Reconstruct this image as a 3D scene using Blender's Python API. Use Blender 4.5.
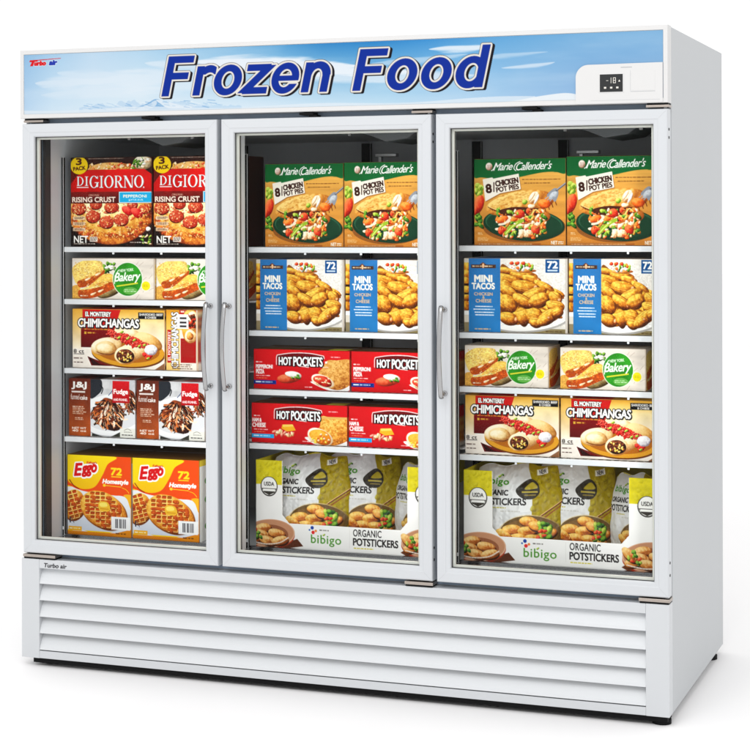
import bpy, bmesh, math
import numpy as np
PI = math.pi
R = math.radians
for _o in list(bpy.data.objects):
    bpy.data.objects.remove(_o)

# ---------------------------------------------------------------- printing press
# Packaging artwork is painted with numpy into a small canvas and then stored as
# per-point ink colours of the carton's own front panel mesh (no image files).
SS = 3
PPM = 900

def lerp(a, b, t): return a + (b - a) * t
def rgb(c): return np.array(c, dtype=np.float32) / 255.0

def fbm(h, w, cell, seed, octv=4, ax=1.0, ay=1.0):
    rng = np.random.default_rng(seed)
    out = np.zeros((h, w), np.float32); amp = 1.0; tot = 0.0
    for _ in range(octv):
        gy = max(2, int(h / (cell * ay)) + 2); gx = max(2, int(w / (cell * ax)) + 2)
        g = rng.random((gy, gx)).astype(np.float32)
        y = np.linspace(0, gy - 1.001, h); x = np.linspace(0, gx - 1.001, w)
        iy = y.astype(int); ix = x.astype(int)
        fy = (y - iy)[:, None]; fx = (x - ix)[None, :]
        fy = fy * fy * (3 - 2 * fy); fx = fx * fx * (3 - 2 * fx)
        a = g[iy][:, ix]; b = g[iy][:, ix + 1]; c = g[iy + 1][:, ix]; d = g[iy + 1][:, ix + 1]
        out += amp * (lerp(lerp(a, b, fx), lerp(c, d, fx), fy)).astype(np.float32)
        tot += amp; amp *= 0.55; cell = max(1.5, cell / 2)
    return out / tot

def smooth(pts, n=8, closed=True):
    P = np.array(pts, float); N = len(P); out = []
    for i in range(N if closed else N - 1):
        if closed:
            p0, p1, p2, p3 = P[i - 1], P[i], P[(i + 1) % N], P[(i + 2) % N]
        else:
            p0, p1, p2, p3 = P[max(i - 1, 0)], P[i], P[i + 1], P[min(i + 2, N - 1)]
        for k in range(n):
            t = k / n
            out.append(0.5 * ((2 * p1) + (-p0 + p2) * t + (2 * p0 - 5 * p1 + 4 * p2 - p3) * t * t
                              + (-p0 + 3 * p1 - 3 * p2 + p3) * t ** 3))
    if not closed: out.append(P[-1])
    return [tuple(q) for q in out]

_tc = {}
def text_tris(s, bold=0.0, space=1.0):
    key = (s, round(bold, 4), space)
    if key in _tc: return _tc[key]
    def one(off):
        cu = bpy.data.curves.new('type', 'FONT'); cu.body = s; cu.size = 1.0
        cu.offset = off; cu.space_character = space; cu.resolution_u = 4
        ob = bpy.data.objects.new('type', cu); bpy.context.scene.collection.objects.link(ob)
        dg = bpy.context.evaluated_depsgraph_get(); dg.update()
        ev = ob.evaluated_get(dg); me = ev.to_mesh()
        me.calc_loop_triangles()
        v = np.array([q.co[:2] for q in me.vertices], float).reshape(-1, 2)
        t = np.array([q.vertices[:] for q in me.loop_triangles], int).reshape(-1, 3)
        ev.to_mesh_clear(); bpy.data.objects.remove(ob); bpy.data.curves.remove(cu)
        return v, t
    v0, t0 = one(0.0)
    bb = (v0[:, 0].min(), v0[:, 1].min(), v0[:, 0].max(), v0[:, 1].max())
    v, t = (v0, t0) if bold == 0 else one(bold)
    _tc[key] = (v[t], bb)
    return _tc[key]

class Canvas:
    def __init__(s, wm, hm, view, bg, ppm=None):
        p = ppm or PPM
        s.wm, s.hm = wm, hm
        s.W = int(round(wm * p)); s.H = int(round(hm * p))
        s.w, s.h = s.W * SS, s.H * SS
        s.v = view
        s.sx = s.w / (view[2] - view[0]); s.sy = s.h / (view[3] - view[1])
        s.a = np.empty((s.h, s.w, 3), np.float32); s.a[:] = rgb(bg)
        s.clip = None; s._n = {}; s.con = .34; s.sat = 1.0; s.gam = 1.13
    def noise(s, cell, seed=0, octv=4, ax=1, ay=1):           # cell in view units
        k = (cell, seed, octv, ax, ay)
        if k not in s._n: s._n[k] = fbm(s.h, s.w, max(2, cell * s.sx), seed, octv, ax, ay)
        return s._n[k]
    def win(s, x0, y0, x1, y1):
        i0 = max(0, int((x0 - s.v[0]) * s.sx) - 1); i1 = min(s.w, int((x1 - s.v[0]) * s.sx) + 2)
        j0 = max(0, int((y0 - s.v[1]) * s.sy) - 1); j1 = min(s.h, int((y1 - s.v[1]) * s.sy) + 2)
        if i1 <= i0 or j1 <= j0: return None
        X = (np.arange(i0, i1) + .5) / s.sx + s.v[0]; Y = (np.arange(j0, j1) + .5) / s.sy + s.v[1]
        return (slice(j0, j1), slice(i0, i1)), X[None, :], Y[:, None]
    def put(s, sl, m, col, a=1.0):
        m = m.astype(np.float32) * a
        if s.clip is not None: m = m * s.clip[sl]
        if not isinstance(col, np.ndarray): col = rgb(col)
        s.a[sl] = s.a[sl] * (1 - m[..., None]) + col * m[..., None]
    # ---- masks
    def m_poly(s, pts):
        P = np.array(pts, float)
        w = s.win(P[:, 0].min(), P[:, 1].min(), P[:, 0].max(), P[:, 1].max())
        if w is None: return None
        sl, X, Y = w; m = np.zeros((Y.shape[0], X.shape[1]), bool)
        for i in range(len(P)):
            x1, y1 = P[i - 1]; x2, y2 = P[i]
            if y1 == y2: continue
            c = (Y > min(y1, y2)) & (Y <= max(y1, y2))
            m ^= c & (X < x1 + (Y - y1) * (x2 - x1) / (y2 - y1))
        return sl, m
    def m_ell(s, cx, cy, rx, ry, rot=0):
        r = max(rx, ry); w = s.win(cx - r, cy - r, cx + r, cy + r)
        if w is None: return None
        sl, X, Y = w; c, q = math.cos(R(rot)), math.sin(R(rot))
        u = ((X - cx) * c + (Y - cy) * q) / rx; v = (-(X - cx) * q + (Y - cy) * c) / ry
        return sl, (u * u + v * v) <= 1
    # ---- shapes
    def poly(s, pts, col, a=1.0):
        r = s.m_poly(pts)
        if r: s.put(r[0], r[1], col, a)
    def rect(s, x0, y0, x1, y1, col, a=1.0, rad=0):
        w = s.win(x0, y0, x1, y1)
        if w is None: return
        sl, X, Y = w
        dx = np.maximum(np.abs(X - (x0 + x1) / 2) - (x1 - x0) / 2 + rad, 0)
        dy = np.maximum(np.abs(Y - (y0 + y1) / 2) - (y1 - y0) / 2 + rad, 0)
        m = (dx * dx + dy * dy) <= max(rad, 1e-6) ** 2 if rad else (dx + dy) <= 0
        s.put(sl, m, col, a)
    def ell(s, cx, cy, rx, ry, col, rot=0, a=1.0):
        r = s.m_ell(cx, cy, rx, ry, rot)
        if r: s.put(r[0], r[1], col, a)
    def vgrad(s, x0, y0, x1, y1, ca, cb, a=1.0, horiz=False, mask=None):
        w = s.win(x0, y0, x1, y1)
        if w is None: return
        sl, X, Y = w
        t = np.clip((X - x0) / (x1 - x0) + 0 * Y if horiz else (Y - y0) / (y1 - y0) + 0 * X, 0, 1)[..., None].astype(np.float32)
        m = ((X >= x0) & (X <= x1) & (Y >= y0) & (Y <= y1))
        if mask is not None: m = m & mask[sl]
        s.put(sl, m, rgb(ca) * (1 - t) + rgb(cb) * t, a)
    def polygrad(s, pts, ca, cb, horiz=False, a=1.0):
        r = s.m_poly(pts)
        if not r: return
        full = np.zeros((s.h, s.w), bool); full[r[0]] = r[1]
        P = np.array(pts)
        s.vgrad(P[:, 0].min(), P[:, 1].min(), P[:, 0].max(), P[:, 1].max(), ca, cb, a, horiz, full)
    def grain(s, cell, amp, seed=0, x0=None, y0=None, x1=None, y1=None, ax=1, ay=1, mask=None):
        n = s.noise(cell, seed, 4, ax, ay)
        f = 1 + (n - .5) * 2 * amp
        if mask is not None: f = np.where(mask, f, 1)
        if x0 is not None:
            w = s.win(x0, y0, x1, y1)
            if w is None: return
            s.a[w[0]] *= f[w[0]][..., None]
        else: s.a *= f[..., None]
    def line(s, pts, wd, col, a=1.0, taper=False):
        n = len(pts)
        for i in range(n - 1):
            (x1, y1), (x2, y2) = pts[i], pts[i + 1]
            wd_ = wd * (1 - .8 * i / max(1, n - 1)) if taper else wd
            r = wd_ / 2; w = s.win(min(x1, x2) - r, min(y1, y2) - r, max(x1, x2) + r, max(y1, y2) + r)
            if w is None: continue
            sl, X, Y = w; dx, dy = x2 - x1, y2 - y1; L = dx * dx + dy * dy + 1e-9
            t = np.clip(((X - x1) * dx + (Y - y1) * dy) / L, 0, 1)
            d2 = (X - x1 - t * dx) ** 2 + (Y - y1 - t * dy) ** 2
            s.put(sl, d2 <= r * r, col, a)
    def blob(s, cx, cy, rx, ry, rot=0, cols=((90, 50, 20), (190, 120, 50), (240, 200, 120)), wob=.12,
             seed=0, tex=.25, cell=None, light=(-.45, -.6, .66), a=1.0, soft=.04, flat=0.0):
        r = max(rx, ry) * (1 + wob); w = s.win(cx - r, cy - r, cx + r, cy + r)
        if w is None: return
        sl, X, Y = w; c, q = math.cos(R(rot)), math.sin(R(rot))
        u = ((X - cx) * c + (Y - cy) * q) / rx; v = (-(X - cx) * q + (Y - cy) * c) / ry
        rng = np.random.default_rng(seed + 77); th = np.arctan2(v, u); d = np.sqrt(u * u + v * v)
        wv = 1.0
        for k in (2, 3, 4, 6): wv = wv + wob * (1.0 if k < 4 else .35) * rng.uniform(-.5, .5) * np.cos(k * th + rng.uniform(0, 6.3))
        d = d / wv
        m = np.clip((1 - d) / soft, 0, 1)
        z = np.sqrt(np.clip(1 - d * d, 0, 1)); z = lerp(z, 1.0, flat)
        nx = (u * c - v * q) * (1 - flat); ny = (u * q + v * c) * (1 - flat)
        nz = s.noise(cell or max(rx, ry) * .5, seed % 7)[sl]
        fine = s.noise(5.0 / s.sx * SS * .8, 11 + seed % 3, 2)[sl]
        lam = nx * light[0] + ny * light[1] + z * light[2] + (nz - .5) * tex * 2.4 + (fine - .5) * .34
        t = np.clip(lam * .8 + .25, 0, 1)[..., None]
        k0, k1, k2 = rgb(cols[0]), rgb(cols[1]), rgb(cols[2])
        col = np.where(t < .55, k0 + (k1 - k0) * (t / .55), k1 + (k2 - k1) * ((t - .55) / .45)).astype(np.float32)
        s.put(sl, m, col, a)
    def tris(s, T, col, a=1.0, grow=0):
        if len(T) == 0: return
        g = (grow + 2) / s.sx; h = (grow + 2) / s.sy
        w = s.win(T[..., 0].min() - g, T[..., 1].min() - h, T[..., 0].max() + g, T[..., 1].max() + h)
        if w is None: return
        sl, X, Y = w; i0, j0 = sl[1].start, sl[0].start
        m = np.zeros((Y.shape[0], X.shape[1]), bool)
        for t in T:
            xa = max(0, int((t[:, 0].min() - s.v[0]) * s.sx) - 1 - i0); xb = int((t[:, 0].max() - s.v[0]) * s.sx) + 2 - i0
            ya = max(0, int((t[:, 1].min() - s.v[1]) * s.sy) - 1 - j0); yb = int((t[:, 1].max() - s.v[1]) * s.sy) + 2 - j0
            x = X[:, xa:xb]; y = Y[ya:yb]
            if x.size == 0 or y.size == 0: continue
            e = [(t[(k + 1) % 3, 0] - t[k, 0]) * (y - t[k, 1]) - (t[(k + 1) % 3, 1] - t[k, 1]) * (x - t[k, 0]) for k in range(3)]
            m[ya:yb, xa:xb] |= ((e[0] >= 0) & (e[1] >= 0) & (e[2] >= 0)) | ((e[0] <= 0) & (e[1] <= 0) & (e[2] <= 0))
        for k in range(grow):                          # swell the letters by so many dots
            q = m.copy(); q[1:] |= m[:-1]; q[:-1] |= m[1:]; q[:, 1:] |= m[:, :-1]; q[:, :-1] |= m[:, 1:]
            if k % 2: q[1:, 1:] |= m[:-1, :-1]; q[:-1, :-1] |= m[1:, 1:]; q[1:, :-1] |= m[:-1, 1:]; q[:-1, 1:] |= m[1:, :-1]
            m = q
        s.put(sl, m, col, a)
    def text(s, st, x0, y0, x1, y1, col, shear=0.0, bold=0.0, rot=0.0, out=None, outw=.05, space=1.0, shadow=None, arch=0.0, vert=False):
        T, bb = text_tris(st, 0.0, space)
        x = (T[..., 0] - bb[0]) / (bb[2] - bb[0]); y = (T[..., 1] - bb[1]) / (bb[3] - bb[1])
        if vert:                                      # reads bottom to top
            px = x0 + (1 - y) * (x1 - x0); py = y1 - x * (y1 - y0)
        else:
            px = x0 + x * (x1 - x0) + shear * y * (y1 - y0)
            py = y1 - y * (y1 - y0)
        cx, cy = (x0 + x1) / 2, (y0 + y1) / 2; co, si = math.cos(R(rot)), math.sin(R(rot))
        T = np.stack([cx + (px - cx) * co - (py - cy) * si, cy + (px - cx) * si + (py - cy) * co], -1)
        em = (y1 - y0) * s.sy / .72 if not vert else (x1 - x0) * s.sx / .72
        def go(bd, cl, dx=0, dy=0):
            s.tris(T + np.array([dx, dy]), cl, 1.0, int(round(bd * em)))
        if shadow: go(bold + (outw if out else 0), shadow[0], shadow[1], shadow[2])
        if out: go(bold + outw, out)
        go(bold, col)
    def micro(s, x0, y0, x1, y1, n, col, seed=0, a=1.0):       # lines of print too small to read
        rng = np.random.default_rng(seed); hh = (y1 - y0) / n
        for k in range(n):
            x = x0; ye = y0 + hh * (k + .68)
            xe = x1 - rng.uniform(0, .25) * (x1 - x0)
            while x < xe:
                ww = rng.uniform(.8, 2.6) * hh; s.rect(x, y0 + hh * (k + .12), min(x + ww, xe), ye, col, a * rng.uniform(.6, 1)); x += ww + hh * .35
    def done(s):
        a = np.clip(s.a, 0, 1) ** s.gam; a = a + s.con * (a * a * (3 - 2 * a) - a); g_ = a.mean(-1, keepdims=True); a = np.clip(g_ + (a - g_) * s.sat, 0, 1)   # press contrast
        a = a.reshape(s.H, SS, s.W, SS, 3).mean((1, 3))
        s.a = None; s._n = {}
        s.srgb = a
        s.lin = np.where(a <= .04045, a / 12.92, ((a + .055) / 1.055) ** 2.4).astype(np.float32)
        return s

def serif(cv, ch, x0, y0, x1, y1, col):
    w, h = x1 - x0, y1 - y0; st = w * .2; th = w * .09; sh = h * .055
    full = np.zeros((cv.h, cv.w), bool)
    def add(r, keep=True):
        if r is None: return
        full[r[0]] = (full[r[0]] | r[1]) if keep else (full[r[0]] & ~r[1])
    def bar(a, b, c, d): add(cv.m_poly([(a, b), (c, b), (c, d), (a, d)]))
    def stem(xc, wd, ext):
        bar(xc - wd / 2, y0, xc + wd / 2, y1); bar(xc - ext, y0, xc + ext, y0 + sh); bar(xc - ext, y1 - sh, xc + ext, y1)
    if ch == 'I': stem((x0 + x1) / 2, w * .42, w * .5)
    elif ch in 'OG':
        cx, cy = (x0 + x1) / 2, (y0 + y1) / 2
        add(cv.m_ell(cx, cy, w / 2, h / 2)); add(cv.m_ell(cx, cy, w / 2 - st, h / 2 - h * .05), False)
        if ch == 'G':
            add(cv.m_poly([(cx + w * .12, cy - h * .24), (x1 + 2, cy - h * .3), (x1 + 2, cy + h * .06), (cx + w * .12, cy + h * .06)]), False)
            bar(x1 - st, cy + h * .06, x1 - st * .1, y1 - h * .09); bar(cx + w * .08, cy + h * .04, x1 + w * .06, cy + h * .04 + sh)
            bar(x1 - st * .6, y0 + h * .04, x1 - st * .2, y0 + h * .26)
    elif ch == 'D':
        add(cv.m_ell(x0 + w * .35, (y0 + y1) / 2, w * .65, h / 2)); add(cv.m_ell(x0 + w * .35, (y0 + y1) / 2, w * .65 - st, h / 2 - h * .055), False)
        add(cv.m_poly([(x0 - 60, y0 - 2), (x0 + w * .22, y0 - 2), (x0 + w * .22, y1 + 2), (x0 - 60, y1 + 2)]), False)
        bar(x0, y0, x0 + w * .4, y0 + sh); bar(x0, y1 - sh, x0 + w * .4, y1); bar(x0 + w * .1, y0, x0 + w * .1 + st, y1)
    elif ch == 'R':
        ym = y0 + h * .52
        add(cv.m_ell(x0 + w * .4, (y0 + ym) / 2, w * .48, (ym - y0) / 2)); add(cv.m_ell(x0 + w * .4, (y0 + ym) / 2, w * .48 - st, (ym - y0) / 2 - h * .05), False)
        add(cv.m_poly([(x0 - 60, y0 - 2), (x0 + w * .22, y0 - 2), (x0 + w * .22, y1), (x0 - 60, y1)]), False)
        bar(x0, y0, x0 + w * .42, y0 + sh); bar(x0, y1 - sh, x0 + w * .4, y1); bar(x0 + w * .1, y0, x0 + w * .1 + st, y1)
        bar(x0 + w * .25, ym - sh, x0 + w * .45, ym)
        add(cv.m_poly([(x0 + w * .4, ym), (x0 + w * .62, ym), (x0 + w * 1.02, y1), (x0 + w * .76, y1)])); bar(x0 + w * .74, y1 - sh, x0 + w * 1.08, y1)
    elif ch == 'N':
        bar(x0 + w * .08, y0, x0 + w * .08 + th, y1); bar(x1 - w * .08 - th, y0, x1 - w * .08, y1)
        add(cv.m_poly([(x0, y0), (x0 + w * .24, y0), (x1 - w * .08, y1), (x1 - w * .3, y1)]))
        bar(x0 - w * .04, y0, x0 + w * .2, y0 + sh); bar(x0 - w * .03, y1 - sh, x0 + w * .26, y1); bar(x1 - w * .28, y0, x1 + w * .04, y0 + sh)
    cv.put((slice(0, cv.h), slice(0, cv.w)), full, col)

GOLD = ((135, 75, 20), (214, 150, 55), (246, 212, 125))
CRUMB = ((190, 130, 50), (238, 196, 105), (252, 230, 160))
CRUST = ((120, 50, 12), (202, 104, 34), (236, 160, 80))
CREAM = ((170, 120, 70), (234, 200, 150), (252, 238, 210))
WHITE = ((165, 155, 145), (236, 230, 222), (255, 253, 248))
LEAF = ((18, 48, 14), (62, 118, 34), (150, 190, 80))
LIME = ((70, 100, 20), (140, 175, 50), (215, 225, 120))
TOM = ((130, 18, 10), (214, 62, 30), (246, 140, 90))
CARROT = ((160, 60, 8), (232, 110, 30), (250, 170, 90))
BEEF = ((42, 16, 8), (105, 50, 28), (170, 105, 70))
PEPPER = ((110, 22, 12), (178, 58, 36), (222, 120, 84))
CHICK = ((170, 110, 60), (238, 206, 165), (255, 242, 222))

# ---------------------------------------------------------------- artwork
def art_pizza():
    c = Canvas(.298, .29, (42, 30, 672, 722), (62, 28, 18))
    c.grain(60, .35, 3)
    c.micro(180, 36, 540, 47, 1, (190, 175, 165), 4, .8)
    c.blob(365, 150, 205, 84, 0, ((110, 55, 18), (190, 120, 60), (235, 190, 125)), .06, 2, .4, 14)
    rng = np.random.default_rng(5)
    for k in range(46):
        c.blob(rng.uniform(190, 540), rng.uniform(80, 125), rng.uniform(6, 14), rng.uniform(5, 10), rng.uniform(0, 180),
               (GOLD, CREAM, TOM, CREAM)[k % 4], .3, k, .3)
    c.blob(603, 78, 74, 56, 0, ((120, 100, 70), (205, 185, 150), (240, 230, 210)), .1, 3, .4, 14)
    for k in range(16): c.blob(rng.uniform(530, 600), rng.uniform(45, 120), rng.uniform(10, 22), rng.uniform(5, 10), rng.uniform(0, 180), LEAF, .3, k)
    for k in range(8): c.blob(rng.uniform(590, 650), rng.uniform(50, 110), 12, 10, 0, (WHITE, CHICK)[k % 2], .3, k)
    red = [(42, 238), (92, 172), (186, 126), (612, 124), (672, 168), (672, 297), (42, 297)]
    c.polygrad(red, (214, 30, 22), (190, 18, 14)); c.grain(90, .12, 9, 42, 124, 672, 297)
    c.poly([(42, 238), (92, 172), (186, 126), (42, 126)], (110, 20, 14))
    W_ = (232, 238, 240)
    for sh, cl in ((3, (120, 10, 8)), (0, W_)):
        for ch, a, b, t, bt in (('D', 90, 143, 178, 250), ('I', 153, 180, 178, 250), ('G', 190, 258, 172, 268), ('I', 268, 296, 174, 266), ('O', 304, 376, 172, 268),
                            ('R', 384, 446, 174, 266), ('N', 456, 528, 174, 268), ('O', 534, 606, 172, 268)):
            serif(c, ch, a + sh, t + sh, b + sh, bt + sh, cl)
    c.rect(90, 258, 182, 267, W_, .8); c.rect(602, 260, 611, 270, W_)
    c.vgrad(42, 297, 414, 388, (132, 26, 18), (92, 16, 12)); c.grain(60, .2, 4, 42, 297, 414, 388)
    c.text('ORIGINAL', 180, 315, 265, 331, (225, 190, 170), shear=.3, bold=.01)
    c.text('RISING CRUST', 54, 338, 390, 377, (238, 214, 200), bold=.03, out=(70, 8, 6), outw=.04)
    # pizza picture
    m = np.zeros((c.h, c.w), bool); m[c.win(42, 388, 672, 722)[0]] = True; c.clip = m
    c.rect(42, 388, 672, 722, (52, 24, 14)); c.grain(50, .4, 6, 42, 388, 672, 722)
    c.blob(352, 420, 352, 292, 0, ((96, 36, 8), (176, 88, 30), (226, 150, 70)), .03, 1, .75, 26, (-.3, .2, .8))
    c.blob(345, 400, 300, 225, 0, ((190, 110, 40), (228, 172, 84), (250, 226, 160)), .06, 4, .5, 30, flat=.6)
    c.blob(350, 420, 215, 145, 0, ((226, 170, 90), (244, 214, 140), (255, 243, 205)), .2, 6, .5, 24, flat=.7)
    for k in range(60): c.blob(rng.uniform(60, 640), rng.uniform(390, 640), rng.uniform(10, 26), rng.uniform(6, 14), rng.uniform(0, 180), (TOM, CRUST, CREAM, PEPPER)[k % 4], .3, k, .4, a=.75)
    for k, (x, y, r) in enumerate(((105, 425, 58), (240, 392, 48), (360, 415, 55), (216, 488, 56), (320, 532, 56), (434, 512, 56), (610, 430, 44), (520, 398, 40))):
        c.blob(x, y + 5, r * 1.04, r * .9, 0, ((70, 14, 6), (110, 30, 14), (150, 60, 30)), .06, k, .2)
        c.blob(x, y, r, r * .86, 0, PEPPER, .05, k + 3, .42, 9, flat=.6)
        for q in range(8): c.blob(x + rng.uniform(-.6, .6) * r, y + rng.uniform(-.5, .5) * r, 5, 4, 0, ((150, 70, 40), (226, 140, 100), (245, 190, 150)), .3, q)
    for k in range(160): c.blob(rng.uniform(50, 650), rng.uniform(390, 660), rng.uniform(4, 10), rng.uniform(3, 6), rng.uniform(0, 180), (CREAM, TOM, CRUST, ((200, 150, 80), (244, 220, 150), (255, 246, 210)))[k % 4], .3, k, .4, a=.8)
    for x, y, r in ((482, 445, 46), (556, 462, 50)):
        c.blob(x, y, r, r * .72, 30, ((140, 8, 12), (206, 32, 34), (236, 110, 90)), .15, 5, .3)
    for k in range(230):
        th = rng.uniform(-.35, PI + .2); rr = rng.uniform(.72, 1.0)
        x = 352 + 330 * rr * math.cos(th); y = 415 + 265 * rr * math.sin(th); an = rng.uniform(0, PI); L = rng.uniform(6, 20)
        col = [(250, 222, 140), (236, 180, 80), (190, 104, 36), (250, 236, 180), (128, 58, 18)][k % 5]
        c.line([(x, y), (x + L * math.cos(an), y + L * math.sin(an))], rng.uniform(3, 6), col, .8)
    c.clip = None
    for y in (488, 532, 576): c.rect(58, y, 156, y + 26, (222, 200, 176), .85, 6); c.micro(72, y + 4, 150, y + 22, 2, (90, 50, 30), y)
    c.poly([(42, 590), (110, 640), (200, 690), (300, 722), (42, 722)], (30, 14, 10), .8)
    c.text('NET', 66, 640, 176, 692, (240, 236, 230), bold=.02); c.rect(190, 646, 250, 684, (232, 226, 220), .9); c.micro(194, 650, 246, 680, 3, (60, 40, 30), 3)
    c.micro(64, 696, 245, 708, 1, (220, 210, 200), 8)
    for k in range(12): c.blob(rng.uniform(580, 668), rng.uniform(640, 700), 16, 7, rng.uniform(0, 180), (LIME, LEAF, CHICK)[k % 3], .3, k)
    c.blob(640, 585, 18, 18, 0, WHITE, .1, 2)
    c.micro(500, 684, 640, 696, 1, (235, 230, 225), 12); c.rect(430, 700, 466, 716, (10, 8, 8)); c.rect(536, 698, 640, 720, (20, 14, 12))
    c.rect(418, 299, 672, 384, (232, 240, 245)); c.rect(422, 303, 668, 380, (34, 168, 214))
    c.text('PEPPERONI', 452, 322, 628, 344, (246, 236, 214), bold=.03); c.text('pizza', 494, 350, 602, 372, (215, 238, 246), bold=.01)
    c.ell(108, 92, 68, 68, (242, 204, 22)); c.text('3', 84, 36, 126, 86, (92, 34, 10), bold=.04); c.text('PACK', 62, 100, 158, 128, (92, 34, 10), bold=.035, rot=-6)
    c.rect(664, 30, 672, 722, (70, 20, 14), .6)
    return c.done()

def bread(c, ox=0, oy=0, s=1.0):
    P = lambda L: [(ox + x * s, oy + y * s) for x, y in L]
    c.poly(smooth(P([(36, 240), (90, 235), (100, 320), (36, 325)])), (222, 170, 90))
    c.poly(smooth(P([(72, 186), (150, 176), (262, 118), (274, 140), (236, 188), (140, 238), (84, 240)])), (188, 92, 30))
    c.poly(smooth(P([(40, 100), (96, 60), (150, 52), (246, 56), (262, 92), (262, 126), (180, 166), (84, 196), (66, 220), (40, 160)])), (243, 206, 122))
    c.poly(smooth(P([(96, 262), (170, 226), (262, 152), (330, 148), (338, 196), (230, 246), (120, 276)])), (240, 196, 104))
    c.poly(smooth(P([(90, 262), (230, 242), (342, 196), (348, 244), (280, 280), (190, 318), (94, 318)])), (192, 92, 28))
    rg = np.random.default_rng(9)
    for k in range(90):                                   # toasted edge
        t = rg.random(); q = rg.normal(0, 9)
        if k % 2: x, y = 84 + 180 * t, 198 - 72 * t + q
        else: x, y = 100 + 236 * t, 268 - 74 * t + q
        c.blob(ox + x * s, oy + y * s, rg.uniform(6, 14), rg.uniform(3, 7), -20, ((150, 66, 16), (214, 132, 52), (246, 200, 120)), .3, k, .4, soft=.5, a=.8)
    for k in range(60):
        t = rg.random()
        if k % 2: x, y = 90 + 150 * t, 226 - 60 * t + rg.normal(0, 8)
        else: x, y = 100 + 230 * t, 304 - 66 * t + rg.normal(0, 10)
        c.blob(ox + x * s, oy + y * s, rg.uniform(8, 18), rg.uniform(3, 7), -20, ((120, 44, 8), (176, 80, 24), (230, 140, 60)), .3, k, .4, soft=.5, a=.7)
    c.line(P([(94, 258), (160, 252), (240, 232)]), 8 * s, (232, 226, 160))
def art_garlic():
    c = Canvas(.283, .128, (35, 35, 637, 325), (228, 217, 206))
    n = c.noise(90, 2, 4, 2.5, .6)[..., None]; c.a = c.a * (1 + (n - .5) * .22)
    rng = np.random.default_rng(8)
    for k in range(18):
        x, y = rng.uniform(480, 640), rng.uniform(40, 320); c.line([(x, y), (x - rng.uniform(10, 40), y + rng.uniform(15, 50))], 2.5, (170, 150, 138), .7)
    c.blob(300, 275, 90, 40, -15, ((80, 62, 30), (150, 128, 84), (210, 195, 160)), .05, 2)
    for k in range(14): c.blob(rng.uniform(262, 350), rng.uniform(62, 135), rng.uniform(14, 26), rng.uniform(8, 14), rng.uniform(0, 180), LEAF, .3, k)
    for k in range(5): c.blob(rng.uniform(275, 330), rng.uniform(85, 110), 14, 10, 0, WHITE, .3, k)
    bread(c)
    mk = (c.a[..., 2] < c.a[..., 0] * .8); c.grain(7, .2, 12, mask=mk); c.grain(30, .16, 13, mask=mk)
    for k in range(150):
        x, y = rng.uniform(50, 250), rng.uniform(65, 175)
        if y < 210 - .3 * x: c.ell(x, y, rng.uniform(2, 5), rng.uniform(2, 4), ((214, 160, 76), (253, 236, 180))[k % 2], 0, .8)
    for k in range(80):
        x = rng.uniform(140, 320); y = rng.uniform(-26, 26) + 300 - .36 * x
        if y < 250: c.ell(x, y, rng.uniform(2, 5), rng.uniform(2, 4), ((220, 168, 80), (253, 240, 186))[k % 2], 0, .8)
    for x, y in ((150, 186), (225, 150), (245, 268), (190, 290)): c.blob(x, y, 22, 8, -25, ((226, 170, 110), (246, 214, 170), (255, 242, 220)), .3, 3)
    c.micro(94, 298, 152, 312, 1, (250, 240, 220), 3)
    c.rect(630, 35, 637, 325, (190, 175, 160))
    c.ell(443, 183, 110, 122, (232, 240, 224), 0, .8); c.ell(443, 183, 104, 117, (58, 146, 44)); 
    r = c.m_ell(443, 183, 104, 117); c.a[r[0]] *= np.where(r[1], 1 + (c.noise(90, 5)[r[0]] - .5) * .35, 1)[..., None]
    c.ell(462, 264, 52, 26, (126, 184, 100), 0, .8)
    c.text('NEW YORK', 386, 108, 486, 128, (226, 240, 218), bold=.03, rot=-6)
    c.text('Bakery', 340, 134, 520, 214, (238, 246, 232), shear=.28, bold=.012, space=.94, rot=-4)
    c.line([(348, 214), (352, 160), (378, 118)], 6, (238, 246, 232))
    c.poly([(362, 228), (516, 204), (518, 214), (364, 238)], (206, 206, 70))
    c.micro(420, 252, 505, 276, 2, (226, 240, 218), 5, .7)
    c.ell(575, 228, 36, 38, (236, 232, 214)); c.ell(575, 228, 30, 32, (240, 222, 36)); c.micro(556, 218, 594, 238, 2, (180, 160, 20), 2, .7)
    return c.done()
def art_garlic_side():
    c = Canvas(.13, .128, (35, 35, 312, 325), (228, 210, 190)); bread(c, -20, 0, 1.0); c.grain(8, .22, 3, mask=(c.a[..., 2] < c.a[..., 0] * .8)); return c.done()

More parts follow.
